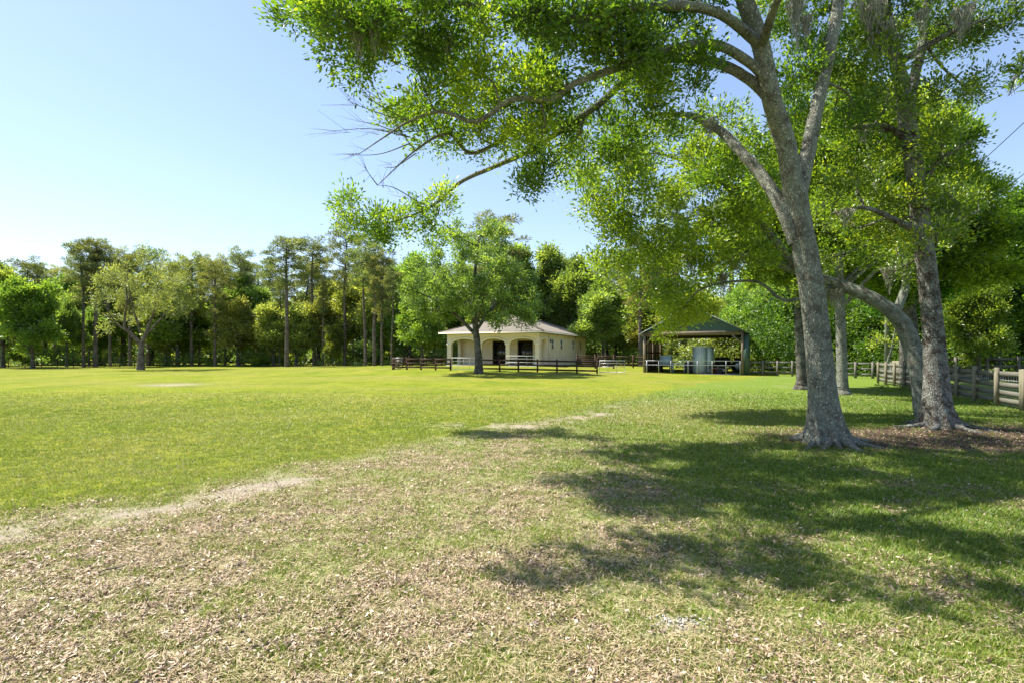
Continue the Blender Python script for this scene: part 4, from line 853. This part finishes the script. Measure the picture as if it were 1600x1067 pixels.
mass('undergrowth', 'low pale bushes behind the shed and rail fence', [(16, 45, 50, 60, 0, 4.2, 240, 130, 1.4)], M['pale'], .24, .15, 'bushes')
mass('undergrowth', 'dark thicket behind the board fence on the right', [(24, 52, 31, 46, 0, 6.5, 330, 170, 1.3), (18, 40, 40, 48, 0, 6.0, 200, 150, 1.3)], M['dark'], .20, .12, 'thicket')
mass('weeds', 'tufts of weeds along the foot of the board fence', [(14.4, 15.2, 14.8, 17, 0, .18, 30, 40, .14), (15.2, 18, 18, 24, 0, .2, 50, 40, .16)], M['bright'], .10, .03, 'weeds')
rg2 = [('bright green bush at the foot of the left wood beside the first trees', 35, 571, 1.5), ('small bright bush right of the pale round tree', 398, 571.5, 1.6), ('low bright bush just right of the small bright bush', 408, 571.5, 1.2)]
for lab, px, py, rr in rg2:
    rng = np.random.default_rng(int(px)); t = Tree(); t.limb([(0, 0, -.1), (0, 0, .4), (0.05, 0, .9)], [.06, .05, .02], 6)
    for i in range(12): t.blob([rng.normal() * rr * .45, rng.normal() * rr * .4, rng.uniform(.25, rr * 1.0)], .5, 90, .2, .12, tw=False, tint=.7)
    make('bush', t, 'bright', 'barkW', lab, 'bush', G(px, py))

# ------------------------------------------------------------------ the cream barn
a = R(22); c0 = np.array([2.5, 50.0]); zb = float(T(0, 52)) ; zb = 0.46
FV = np.array([-math.cos(a), math.sin(a)]); SV = np.array([math.sin(a), math.cos(a)])
# local frame: x along the front (0 at the near corner, growing left), y into the depth; built directly in world metres relative to the corner
barn = thing('barn', 'cream stucco barn with arched porch, brown hip roof and small side windows', 'barn', (c0[0], c0[1], zb))
FL, SLn, Hw, PD = 9.6, 17.0, 3.02, 2.7
def bl(u, v, z): return np.array([FV[0] * u + SV[0] * v, FV[1] * u + SV[1] * v, z])
def wallstrip(mb, p0, dv, L, H, openings, th, nv):
    """wall with arched openings. openings: (s0,s1,spring,rise)"""
    ss = {0.0, L}
    for (s0, s1, sp, ri) in openings:
        for k in range(15): ss.add(s0 + (s1 - s0) * k / 14)
    ss = sorted(ss)
    def hh(s):
        for (s0, s1, sp, ri) in openings:
            if s0 - 1e-6 <= s <= s1 + 1e-6:
                u = (2 * (s - s0) / (s1 - s0) - 1); return sp + ri * math.sqrt(max(0, 1 - u * u))
        return 0.0
    def inside(s): return any(s0 < s < s1 for (s0, s1, _, _) in openings)
    def pt(s, z, k): return np.array([p0[0] + dv[0] * s + nv[0] * th * k, p0[1] + dv[1] * s + nv[1] * th * k, z])
    for i in range(len(ss) - 1):
        s0, s1 = ss[i], ss[i + 1]; m = (s0 + s1) / 2
        h0, h1 = (hh(s0), hh(s1)) if inside(m) else (-.3, -.3)
        V = [pt(s0, h0, 0), pt(s1, h1, 0), pt(s1, H, 0), pt(s0, H, 0), pt(s0, h0, 1), pt(s1, h1, 1), pt(s1, H, 1), pt(s0, H, 1)]
        Q = [(0, 1, 2, 3), (5, 4, 7, 6)]
        if inside(m): Q.append((4, 5, 1, 0))
        mb.add(V, Q)
    for (s0, s1, sp, ri) in openings:
        for s_ in (s0, s1): mb.add([pt(s_, -.3, 0), pt(s_, sp, 0), pt(s_, sp, 1), pt(s_, -.3, 1)], [(0, 1, 2, 3)])
    for s_ in (0, L): mb.add([pt(s_, -.3, 0), pt(s_, H, 0), pt(s_, H, 1), pt(s_, -.3, 1)], [(0, 1, 2, 3)])
def p2(u, v): return (FV[0] * u + SV[0] * v, FV[1] * u + SV[1] * v)
front_op = [(0.42, 2.85, 2.0, .55), (3.27, 5.55, 2.0, .55), (5.97, 6.9 + .0, 2.0, .0)]
front_op = [(0.40, 2.95, 2.05, .50), (3.35, 5.85, 2.05, .50), (6.25, 9.15, 2.05, .50)]
mb = MB(); wallstrip(mb, p2(0, 0), FV, FL, Hw, front_op, .32, SV)                       # front arcade
wallstrip(mb, p2(0, .322), SV, PD - .322, Hw, [(0.25, PD - .75, 2.05, .5)], .32, FV)     # right return
wallstrip(mb, p2(FL, .322), SV, PD - .322, Hw, [(0.25, PD - .75, 2.05, .5)], .32, -FV)   # left return
mb.build('porch_arcade', M['stucco'], barn)
mb = MB()
wallstrip(mb, p2(0.004, PD), FV, FL - .008, Hw - .004, [(1.6, 3.2, 2.4, 0), (4.0, 5.9, 2.4, 0)], .25, SV)         # porch back wall with two doorways
wallstrip(mb, p2(0, PD + .252), SV, SLn - PD - .252, Hw, [], .25, FV)
wallstrip(mb, p2(FL, PD + .252), SV, SLn - PD - .252, Hw, [], .25, -FV)
wallstrip(mb, p2(0.252, SLn), FV, FL - .504, Hw - .003, [], .25, -SV)
mb.build('wall', M['stucco'], barn)
mb = MB()
for base, dv, nv, ops in ((p2(0, 0), FV, SV, front_op), (p2(0, .322), SV, FV, [(0.25, PD - .75, 2.05, .5)]), ):
    for (s0, s1, sp, ri) in ops:
        m_ = (s0 + s1) / 2; hw_ = (s1 - s0) / 2; prev = None
        for k in range(19):
            th_ = math.pi * k / 18; row = []
            for (e, o_) in ((0.0, -.045), (.15, -.045), (.15, .0), (0.0, .0)):
                s_ = m_ - (hw_ + e) * math.cos(th_); z = sp + (ri + e) * math.sin(th_)
                row.append(np.array([base[0] + dv[0] * s_ + nv[0] * o_, base[1] + dv[1] * s_ + nv[1] * o_, z]))
            if prev is not None: mb.add(prev + row, [(0, 1, 5, 4), (1, 2, 6, 5), (3, 0, 4, 7)])
            prev = row
mb.build('arch_moulding', M['trim'], barn)
mb = MB()
for u in (0.2, 3.15, 6.05, 9.38):
    q = p2(u, .16); mb.box((q[0], q[1], 2.02), (.52, .42, .14), -a); mb.box((q[0], q[1], .12), (.5, .42, .24), -a)
mb.build('pillar_band', M['trim'], barn)
mb = MB(); q = p2(FL / 2, PD / 2 - .05); mb.box((q[0], q[1], -.04), (FL + .3, PD + .5, .1), -a); q = p2(-.5, 3.5); mb.box((q[0], q[1], -.06), (.9, 7, .08), -a)
mb.build('porch_slab', M['concrete'], barn)
mb = MB(); q = p2(FL / 2, PD / 2); mb.box((q[0], q[1], Hw - .06), (FL - .7, PD - .5, .06), -a); mb.build('porch_ceiling', M['trim'], barn)
for (s0, s1) in ((1.6, 3.2), (4.0, 5.9)):
    q = p2((s0 + s1) / 2, PD + .16); d_ = MB(); d_.box((q[0], q[1], 1.2), (s1 - s0 - .01, .04, 2.38), -a); do = d_.build('door', M['glass'], barn)  # opaque pane; the dark interior behind it is put into its colour
    f_ = MB()
    for s_ in (s0 + .06, (s0 + s1) / 2, s1 - .06):
        q = p2(s_, PD + .12); f_.box((q[0], q[1], 1.2), (.09, .06, 2.37), -a)
    for z in (.12, .75, 2.32):
        q = p2((s0 + s1) / 2, PD + .125); f_.box((q[0], q[1], z), (s1 - s0 - .16, .05, .10), -a)
    f_.build('door_frame', M['doorframe'], do)
    h_ = MB(); q = p2((s0 + s1) / 2 + .08, PD + .07); h_.box((q[0], q[1], 1.05), (.03, .04, .22), -a); h_.build('handle', M['greymetal'], do)
for v in (3.9, 6.9, 11.4, 14.6):
    q = p2(-.012, v); g_ = MB(); g_.box((q[0], q[1], 2.05), (.03, .62, .95), -a); go = g_.build('window', M['glass'], barn)
    f_ = MB()
    for (dv_, dz, w_, h_) in ((-.33, 0, .08, 1.06), (.33, 0, .08, 1.06), (0, .49, .58, .08), (0, -.49, .58, .08), (0, 0, .58, .05)):
        q = p2(-.035, v + dv_); f_.box((q[0], q[1], 2.05 + dz), (.05, w_, h_), -a)
    f_.build('frame', M['white'], go)
    s__ = MB(); q = p2(-.06, v); s__.box((q[0], q[1], 1.5), (.12, .86, .07), -a); s__.build('sill', M['trim'], go)
mb = MB(); q = p2(-.05, PD + .1); mb.box((q[0], q[1], 1.45), (.08, .09, 2.9), -a); q = p2(-.05, 12.6); mb.box((q[0], q[1], 1.45), (.06, .06, 2.9), -a); mb.build('downspout', M['trim'], barn)
mb = MB(); q = p2(-.09, PD + .45); mb.box((q[0], q[1], 2.35), (.14, .14, .26), -a, .7); mb.build('wall_lamp', M['darksteel'], barn)
ov = .62; zr0 = Hw + .03; zr = 4.95
E4 = [bl(-ov, -ov, zr0), bl(FL + ov, -ov, zr0), bl(FL + ov, SLn + ov, zr0), bl(-ov, SLn + ov, zr0)]
R1 = bl(FL / 2, FL / 2, zr); R2 = bl(FL / 2, SLn - FL / 2, zr)
up = np.array([0, 0, .14]); mb = MB()
mb.add([e + up for e in E4] + [R1 + up, R2 + up], [(1, 2, 5, 4), (3, 0, 4, 5)], [(0, 1, 4), (2, 3, 5)]); rf = mb.build('roof', M['shingle'], barn)
mb = MB()
mb.add([*E4, *[e + up * .99 for e in E4]], [(0, 1, 5, 4), (1, 2, 6, 5), (2, 3, 7, 6), (3, 0, 4, 7), (0, 1, 2, 3)]); mb.build('fascia', M['trim'], rf)
mb = MB()
for (s_, e_) in ((E4[0], R1), (E4[1], R1), (E4[2], R2), (E4[3], R2), (R1, R2)): mb.bar(s_ + up * 1.1, e_ + up * 1.1, .22, .05)
mb.build('ridge_cap', M['shingle'], rf)

# ------------------------------------------------------------------ the open green shed
a2 = R(24); cs = np.array([0.4235 * 39.5, 39.5]); zs = .05
FV2 = np.array([-math.cos(a2), math.sin(a2)]); SV2 = np.array([math.sin(a2), math.cos(a2)])
shed = thing('shed', 'open fronted green metal shed on timber posts full of farm equipment', 'shed', (cs[0], cs[1], zs))
SW, SD, SH, SR = 7.0, 8.0, 3.15, 5.0
def s3(u, v, z): return np.array([FV2[0] * u + SV2[0] * v, FV2[1] * u + SV2[1] * v, z])
def sq(u, v, z): return s3(u, v, z) + np.array([cs[0], cs[1], zs])
for u in (0, SW):
    for v in (0, SD / 2, SD):
        mb = MB(); mb.box(s3(u, v, SH / 2 - .1), (.16, .16, SH + .2), -a2); mb.build('post', M['shedwood'], shed)
for v in (0, SD):
    mb = MB(); mb.bar(s3(.1, v - .02, SH - .12), s3(SW - .1, v - .02, SH - .12), .06, .30); mb.build('beam', M['shedwood'], shed)
for (u, du) in ((.1, .6), (SW - .1, -.6)):
    mb = MB(); mb.bar(s3(u, -.02, SH - .85), s3(u + du, -.02, SH - .25), .06, .12); mb.build('brace', M['shedwood'], shed)
for k in range(1, 8):      # rafters trusses
    v = SD * k / 8; mb = MB(); mb.bar(s3(.1, v, SH - .05), s3(SW - .1, v, SH - .05), .05, .14)
    mb.bar(s3(0, v, SH), s3(SW / 2, v, SR - .12), .05, .14); mb.bar(s3(SW, v, SH), s3(SW / 2, v, SR - .12), .05, .14); mb.build('truss', M['shedwood'], shed)
for v in (-.03, SD + .02):   # gable sheets
    mb = MB(); V = [s3(-.15, v, SH - .02), s3(SW + .15, v, SH - .02), s3(SW / 2, v, SR - .05)]; V += [q + np.append(SV2 * .03, 0) * 1 for q in V]
    mb.add(V, [(0, 1, 4, 3), (1, 2, 5, 4), (2, 0, 3, 5)], [(0, 1, 2), (5, 4, 3)]); mb.build('gable', M['greenmetal'], shed)
mb = MB()
for u0, u1 in ((-.45, SW / 2), (SW + .45, SW / 2)):
    z0 = SH - .45 * (SR - SH) / (SW / 2); V = []
    for th_ in (0.04, .10):
        V += [s3(u0, -.35, z0 + th_), s3(u1, -.35, SR + th_), s3(u1, SD + .35, SR + th_), s3(u0, SD + .35, z0 + th_)]
    mb.add(V, [(0, 1, 2, 3), (4, 5, 6, 7), (0, 1, 5, 4), (1, 2, 6, 5), (2, 3, 7, 6), (3, 0, 4, 7)])
mb.build('roof', M['greenmetal'], shed)
mb = MB(); mb.box(s3(SW + .11, SD / 2, SH / 2), (.03, SD, SH), -a2); wl_ = mb.build('wall', M['tinside'], shed)
mb = MB()
for z in (.7, 1.6, 2.5): mb.bar(s3(SW + .04, 0.1, z), s3(SW + .04, SD - .1, z), .05, .12)
for v in (1, 2, 3, 5, 6, 7): mb.bar(s3(SW + .03, v, 0), s3(SW + .03, v, SH), .05, .10, (1, 0, 0))
mb.build('stud_frame', M['brownfence'], wl_)
mb = MB(); mb.box(s3(-.42, SD / 2 + .3, SH / 2), (.03, SD - .6, SH - .3), -a2); mb.box(s3(-.24, .02, SH / 2 - .1), (.36, .03, SH - .3), -a2); mb.build('wall', M['greenmetal'], shed)
mb = MB(); mb.box(s3(SW / 2, SD / 2, -.03), (SW + .3, SD, .08), -a2); mb.build('floor_slab', M['concrete'], shed)
# pipe railing across the shed mouth
rl = thing('railing', 'grey pipe railing across the open front of the shed', 'railing', sq(0, -.25, 0))
for z in (1.0, .68):
    mb = MB(); mb.tube([s3(.1, 0, z), s3(SW - .1, 0, z)], [.028, .028], 8); mb.build('rail', M['greymetal'], rl)
for u in (.15, 1.1, 2.05, 3.1, 3.75, 5.0, 5.9, 6.8):
    mb = MB(); mb.tube([s3(u, 0, 0), s3(u, 0, 1.0)], [.026, .026], 8); mb.build('post', M['greymetal'], rl)
# contents
def wheel(mb, c, r, wdt, ax):
    ax = np.array(ax, float); mb.tube([c - ax * wdt / 2, c - ax * wdt / 2 * .9, c + ax * wdt / 2 * .9, c + ax * wdt / 2], [r * .9, r, r, r * .9], 18)
xv = np.append(FV2, 0); yv = np.append(SV2, 0)
o_ = sq(2.85, 1.5, 0); cb = thing('cabinet', 'tall blue grey steel cabinet standing in the middle of the shed', 'cabinet', o_)
mb = MB(); mb.box((0, 0, 1.02), (1.2, .9, 2.0), -a2 + .75); mb.build('body', M['bluegrey'], cb)
mb = MB(); q = np.array([math.cos(-a2 + .75 - 2.2), math.sin(-a2 + .75 - 2.2), 0])
for s_ in (-1, 1): mb.box((0.31 * s_ * math.cos(-a2 + .75) + .52 * math.sin(-a2 + .75), .31 * s_ * math.sin(-a2 + .75) - .52 * math.cos(-a2 + .75), 1.05), (.58, .03, 1.85), -a2 + .75)
mb.build('door', M['bluegrey'], cb)
mb = MB(); mb.box((0, 0, 2.05), (1.33, 1.08, .06), -a2 + .75); mb.build('lid', M['bluegrey'], cb)
mb = MB(); cn = -a2 + .75; mb.box((-.625 * math.cos(cn) + .5 * math.sin(cn), -.625 * math.sin(cn) - .5 * math.cos(cn), 1.02), (.09, .09, 2.0), cn); mb.build('corner_trim', M['whitetube'], cb)
o_ = sq(5.7, 2.2, 0); ct = thing('utility_cart', 'light blue box cart on black wheels beside the left wall of the shed', 'cart', o_)
mb = MB(); mb.box((0, 0, .98), (.85, .7, .72), -a2, 1.04); mb.build('box', M['blue'], ct)
mb = MB(); mb.box((0, 0, 1.37), (.92, .78, .06), -a2); mb.build('lid', M['bluegrey'], ct)
mb = MB(); mb.box((0, 0, .56), (.95, .6, .1), -a2); mb.build('chassis', M['darksteel'], ct)
for su in (-1, 1):
    for sv in (-1, 1):
        mb = MB(); wheel(mb, xv * .38 * su + yv * .3 * sv + np.array([0, 0, .27]), .26, .12, xv); mb.build('wheel', M['black'], ct)
o_ = sq(4.6, 1.2, 0); tb = thing('work_table', 'small white topped work table in the shed between cart and cabinet', 'table', o_)
mb = MB(); mb.box((0, 0, .78), (.95, .55, .05), -a2); mb.build('table_top', M['white'], tb)
for su in (-1, 1):
    for sv in (-1, 1):
        mb = MB(); q = xv * .42 * su + yv * .22 * sv; mb.box((q[0], q[1], .38), (.05, .05, .76), -a2); mb.build('leg', M['greymetal'], tb)
for (u, v, lab) in ((3.9, 1.5, 'dark drum left of the tall cabinet'),):
    o_ = sq(u, v, 0); br_ = thing('drum', lab, 'drum', o_); zz = [0, .02, .28, .30, .32, .56, .58, .6, .86, .88]; rr = [.27, .29, .29, .305, .29, .29, .305, .29, .29, .27]
    mb = MB(); mb.tube([(0, 0, z) for z in zz], rr, 24); mb.build('body', M['darksteel'], br_)
    mb = MB(); mb.tube([(0, 0, .882), (0, 0, .90)], [.25, .25], 24); mb.build('lid', M['bluegrey'], br_)
o_ = sq(1.8, 2.0, 0); mw = thing('riding_mower', 'red riding mower parked in the right half of the shed', 'mower', o_)
mb = MB(); mb.box(xv * .45 + np.array([0, 0, .62]), (.75, .55, .42), -a2, .8); mb.build('hood', M['red'], mw)
mb = MB(); mb.box(np.array([0, 0, .38]), (1.5, .5, .12), -a2); mb.box(-xv * .05 + np.array([0, 0, .2]), (.7, .95, .16), -a2, .9); mb.build('deck', M['red'], mw)
mb = MB(); mb.box(-xv * .35 + np.array([0, 0, .72]), (.42, .45, .12), -a2, .85); mb.box(-xv * .56 + np.array([0, 0, .95]), (.1, .45, .42), -a2, .85); mb.build('seat', M['black'], mw)
mb = MB(); mb.tube([xv * .2 + np.array([0, 0, .6]), xv * .03 + np.array([0, 0, .98])], [.02, .02], 8)
mb.tube([xv * .03 + np.array([0, 0, .98]) + (xv * .3 + np.array([0, 0, .3])) * 0 + (yv * math.cos(k / 12 * 6.283) + (xv * .6 + np.array([0, 0, .5])) * math.sin(k / 12 * 6.283)) * .17 for k in range(13)], [.015] * 13, 6); mb.build('steering_wheel', M['black'], mw)
for (fx, r_, sy_) in ((.55, .19, .33), (-.45, .27, .38)):
    for sg in (-1, 1):
        mb = MB(); wheel(mb, xv * fx + yv * sy_ * sg + np.array([0, 0, r_]), r_, .18, yv); wo_ = mb.build('wheel', M['black'], mw)
        mb = MB(); wheel(mb, xv * fx + yv * (sy_ + .02) * sg + np.array([0, 0, r_]), r_ * .5, .17, yv); mb.build('rim', M['whitetube'], wo_)
o_ = sq(.95, 4.4, 0); tr_ = thing('tractor', 'dark tractor standing at the right wall deep inside the shed', 'tractor', o_)
mb = MB(); mb.box(xv * .6 + np.array([0, 0, .95]), (1.2, .6, .55), -a2, .88); mb.build('hood', M['darksteel'], tr_)
mb = MB(); mb.box(np.array([0, 0, .62]), (2.3, .4, .25), -a2); mb.build('chassis', M['darksteel'], tr_)
for sg in (-1, 1):
    mb = MB(); mb.box(-xv * .6 + yv * .55 * sg + np.array([0, 0, 1.18]), (.8, .35, .06), -a2); mb.build('fender', M['red'], tr_)
    for fx, r_ in ((.95, .33), (-.6, .56)):
        mb = MB(); wheel(mb, xv * fx + yv * .58 * sg + np.array([0, 0, r_]), r_, .28, yv); wo_ = mb.build('wheel', M['black'], tr_)
        mb = MB(); wheel(mb, xv * fx + yv * .60 * sg + np.array([0, 0, r_]), r_ * .5, .26, yv); mb.build('rim', M['greymetal'], wo_)
mb = MB(); mb.box(-xv * .55 + np.array([0, 0, 1.1]), (.45, .5, .12), -a2); mb.box(-xv * .78 + np.array([0, 0, 1.32]), (.1, .5, .4), -a2); mb.build('seat', M['black'], tr_)
mb = MB(); mb.tube([xv * .9 + np.array([0, 0, 1.2]), xv * .9 + np.array([0, 0, 1.75])], [.03, .03], 8); mb.build('exhaust', M['darksteel'], tr_)
mb = MB(); mb.tube([xv * -.1 + np.array([0, 0, 1.1]), xv * -.25 + np.array([0, 0, 1.5])], [.02, .02], 8); mb.tube([xv * -.25 + np.array([0, 0, 1.5]) + (yv * math.cos(k / 12 * 6.283) + (xv * .6 + np.array([0, 0, .5])) * math.sin(k / 12 * 6.283)) * .2 for k in range(13)], [.016] * 13, 6); mb.build('steering_wheel', M['black'], tr_)
o_ = sq(1.6, .9, 0); wb = thing('trailer', 'low dark flat trailer frame just behind the railing of the shed', 'trailer', o_)
mb = MB(); mb.box((0, 0, .42), (1.5, .75, .05), -a2); mb.build('bed', M['shedwood'], wb)
mb = MB()
for sg in (-1, 1): mb.bar(-xv * .75 + yv * .37 * sg + np.array([0, 0, .6]), xv * .75 + yv * .37 * sg + np.array([0, 0, .6]), .04, .06)
for fx in (-.72, 0, .72):
    for sg in (-1, 1): mb.box(xv * fx + yv * .37 * sg + np.array([0, 0, .52]), (.04, .04, .2), -a2)
mb.build('side_frame', M['darksteel'], wb)
for sg in (-1, 1):
    mb = MB(); wheel(mb, yv * .46 * sg + np.array([0, 0, .2]), .2, .12, yv); mb.build('wheel', M['black'], wb)

# ------------------------------------------------------------------ fences and gates
def fence(label, pts, npost, H, rails, mat, pmat=None, pw=.11, rh=.13, side=1, name='fence', cat='fence', extra=0.06, round_=False, jit=0.0):
    """pts: two ground points"""
    p0, p1 = [np.array(q[:2], float) for q in pts]; z0 = float(T(*p0)); r = thing(name, label, cat, (p0[0], p0[1], z0)); d = (p1 - p0); L = np.linalg.norm(d); d = d / L; nn = np.array([-d[1], d[0]]) * side
    rg = random.Random(int(L * 100)); an = math.atan2(d[1], d[0]); me = {}
    ps = []
    for i in range(npost):
        q = p0 + d * L * i / (npost - 1); ps.append(q); z = float(T(*q)) - z0; hh_ = H + extra + rg.uniform(-jit, jit)
        mb = MB()
        if round_: mb.tube([(0, 0, -.1), (0, 0, hh_)], [pw / 2, pw / 2 * .92], 10)
        else: mb.box((0, 0, hh_ / 2 - .05), (pw, pw, hh_ + .1), an)
        o = mb.build('post', pmat or mat, r); o.location = (q[0] - p0[0], q[1] - p0[1], z); o.rotation_euler = (rg.uniform(-jit, jit) * .4, rg.uniform(-jit, jit) * .4, 0)
    for i in range(npost - 1):
        za = float(T(*ps[i])) - z0; zb_ = float(T(*ps[i + 1])) - z0; off = nn * (pw / 2 + .016)
        for z in rails:
            mb = MB(); j1 = rg.uniform(-jit, jit) * .5; j2 = rg.uniform(-jit, jit) * .5
            A0 = np.array([*(ps[i] - p0 + off + d * .006), z + za + j1]); B0 = np.array([*(ps[i + 1] - p0 + off - d * .006), z + zb_ + j2]); mb.bar(A0, B0, .028, rh)
            mb.build('rail', mat, r)
    return r
def gate(label, p0, p1, H, ups, mat, rails=(.12, .45, .75, 1.0)):
    p0 = np.array(p0[:2], float); p1 = np.array(p1[:2], float); z0 = float(T(*p0)); r = thing('tube_gate', label, 'gate', (p0[0], p0[1], z0)); d = p1 - p0
    D = np.array([*d, float(T(*p1)) - z0]); mb = MB(); f0 = np.array([0, 0, .12]); f1 = np.array([0, 0, H]);
    mb.tube([f0, f1, f1 + D, f0 + D, f0], [.025] * 5, 8, False); mb.build('frame', mat, r)
    for z in rails[1:-1]:
        mb = MB(); mb.tube([np.array([0, 0, z * H]), D + np.array([0, 0, z * H])], [.018, .018], 8); mb.build('rail', mat, r)
    for k in range(1, ups):
        mb = MB(); mb.tube([D * k / ups + np.array([0, 0, .12]), D * k / ups + np.array([0, 0, H])], [.014, .014], 6); mb.build('upright', mat, r)
    return r
RB = (.22, .55, .88)
fence('dark brown rail fence left of the white gate, in front of the barn', [G(614, 577.2), G(704, 578.4)], 5, .93, RB, M['brownfence'], side=-1)
fence('brown rail fence running back from the left corner towards the trees', [G(616, 576.8), (-11.0, 60)], 6, .93, RB, M['brownfence'])
fence('brown rail fence behind the pen left of the barn', [(-11.0, 60), (-7.3, 56.5)], 3, .93, RB, M['brownfence'])
fence('dark brown rail fence in front of the barn right of the lone oak', [G(752, 579.5), G(933, 583.6)], 7, .95, RB, M['brownfence'], side=-1)
fence('brown rail fence along the barn side yard behind the front rails', [(5.6, 47.0), (8.9, 47.6)], 3, .95, RB, M['brownfence'])
fence('dark rail fence linking barn yard and shed behind the gate', [(6.2, 52), (12.6, 48.5)], 5, 1.1, (.25, .6, .98), M['brownfence'])
gate('white tube gate between the brown fences left of the lone oak', G(706, 578.4), G(743, 579.2), 1.02, 4, M['whitetube'])
gate('grey tube gate standing between the brown fence and the shed', G(937, 583.8), G(976, 584.0), .98, 3, M['greymetal'], (.12, .55, .8, 1))
gate('small grey tube gate at the far left corner of the brown fence', G(614, 576.0), G(628, 576.2), .95, 2, M['greymetal'])
gate('white tube gate leaning by the porch behind the brown fence', (-.5, 47.6), (2.2, 47.2), 1.0, 3, M['whitetube'])
pr_ = G(1170, 586)
fence('weathered rail fence running right from the shed behind the nearest oak', [pr_, G(1262, 588)], 5, 1.02, (.25, .6, .95), M['greyfence'], pw=.13)
fence('weathered rail fence between the pale trunked oak and the utility pole', [G(1262, 588), G(1392, 592)], 6, 1.0, (.25, .6, .93), M['greyfence'], pw=.13)
# board fence on the right
q0 = G(1597, 642); q1 = G(1483, 620); dd_ = (q1 - q0); q2 = q0 + dd_ * 2.9; q3 = q0 - dd_ * .8
fence('weathered board fence with wire, running back from the right edge', [q0, q2], 11, 1.12, (.20, .42, .66, .98), M['greyfence'], M['post'], pw=.10, rh=.15, side=-1, extra=.03, jit=.02)
fence('board fence panel leaving the picture at the right edge', [q3, q0 - dd_ * .02], 4, 1.12, (.20, .42, .66, .98), M['greyfence'], M['post'], pw=.10, rh=.15, side=-1, extra=.03, jit=.02)
wr = MB(); L_ = np.linalg.norm((q2 - q0)[:2])
for k in range(9):
    z = .08 + k * .12; wr.tube([q0 + [.09, 0, z], q2 + [.09, 0, z]], [.003, .003], 4)
for k in range(int(L_ / .16)):
    b_ = q0 + (q2 - q0) * (k * .16 / L_) + [.09, 0, 0]; wr.tube([b_ + [0, 0, .06], b_ + [0, 0, 1.05]], [.0022, .0022], 3)
tag(wr.build('wire_mesh', M['greymetal']), 'square wire netting fixed to the weathered board fence', 'wire netting')
fence('high backed rail fence behind the board fence at the right', [(23.5, 31), (40, 29.5)], 11, 1.35, (.35, .85, 1.28), M['greyfence'], pw=.12)
# post-and-wire fence at the foot of the left wood
lf = thing('wire_fence', 'post and wire fence with dark posts along the left wood', 'fence', (G(-40, 574.5)))
pL0 = G(-40, 574.5); pL1 = G(300, 572.2)
for k in range(15):
    q = pL0 + (pL1 - pL0) * k / 14 - pL0; mb = MB(); mb.tube([q + [0, 0, -.1], q + [0, 0, 1.15]], [.04, .038], 8); mb.build('post', M['brownfence'], lf)
for z in (.35, .7, 1.05):
    mb = MB(); mb.tube([np.array([0, -.07, z]), pL1 - pL0 + [0, -.07, z]], [.006, .006], 4); mb.build('wire', M['darksteel'], lf)

# utility pole, wires, leaning dead sapling, timber panel, feeder lamp
up_ = G(1386, 595.5); du = up_[1]
pole = thing('utility_pole', 'pale utility pole behind the leaning sapling near the fence end', 'pole', up_)
zt = EYE - (385 - HY) * du / FPX
mb = MB(); mb.tube([(0, 0, -.2), (0, 0, zt * .5), (0, 0, zt)], [.13, .115, .10], 14); mb.build('shaft', M['barkL'], pole)
mb = MB(); mb.bar((-.5, 0, zt - .35), (.5, 0, zt - .35), .08, .1); mb.build('crossarm', M['shedwood'], pole)
for s_ in (-.45, .45):
    mb = MB(); mb.tube([(s_, 0, zt - .30), (s_, 0, zt - .2), (s_, 0, zt - .12)], [.03, .045, .02], 8); mb.build('insulator', M['white'], pole)
for (s_, e, lab) in ((-.45, P(1760, 40, 13), 'upper power wire crossing the sky at the right edge'), (.45, P(1800, 110, 13), 'lower power wire crossing the sky at the right edge')):
    st_p = up_ + np.array([s_, 0, zt - .12 - (0 if s_ < 0 else 1.1)]); mb = MB(); pts = [st_p + (e - st_p) * u - np.array([0, 0, .9 * u * (1 - u)]) for u in np.linspace(0, 1, 16)]
    mb.tube(pts, [.012] * 16, 5); tag(mb.build('power_wire', M['black']), lab, 'wire')
rng = np.random.default_rng(5); t = Tree(); bS = G(1381, 596.5); dS = bS[1]
t.limb([bS + [0, 0, -.1], P(1386, 570, dS), P(1393, 545, dS), P(1398, 520, dS), P(1402, 500, dS)], [.09, .075, .065, .05, .03], 8)
t.limb([P(1393, 545, dS), P(1402, 532, dS), P(1410, 522, dS)], [.04, .03, .015], 6)
for (px, py) in [(1372, 530), (1380, 535), (1368, 540), (1404, 515), (1410, 522), (1400, 505), (1392, 498), (1408, 535)]:
    t.blob(P(px, py, dS), .32, 120, .13, .07, tint=.95, nl=8, spread=.15)
t.finish('sapling', 'pale leaning sapling with yellow leaves in front of the utility pole', 'sapling', bS, M['bright'], M['barkL'])
q = G(1394, 593.5); q_ = G(1409, 594.5)
pan = thing('timber_screen', 'sunlit upright board screen beside the flared oak trunk', 'screen', q)
for k in range(7):
    mb = MB(); c_ = (q_ - q) * (k + .5) / 7; mb.box((c_[0], c_[1], .58), (np.linalg.norm(q_ - q) / 7 * .92, .03, 1.16), math.atan2((q_ - q)[1], (q_ - q)[0])); mb.build('board', M['stucco'] if False else M['post'], pan)
print('LEAVES', NL[0])
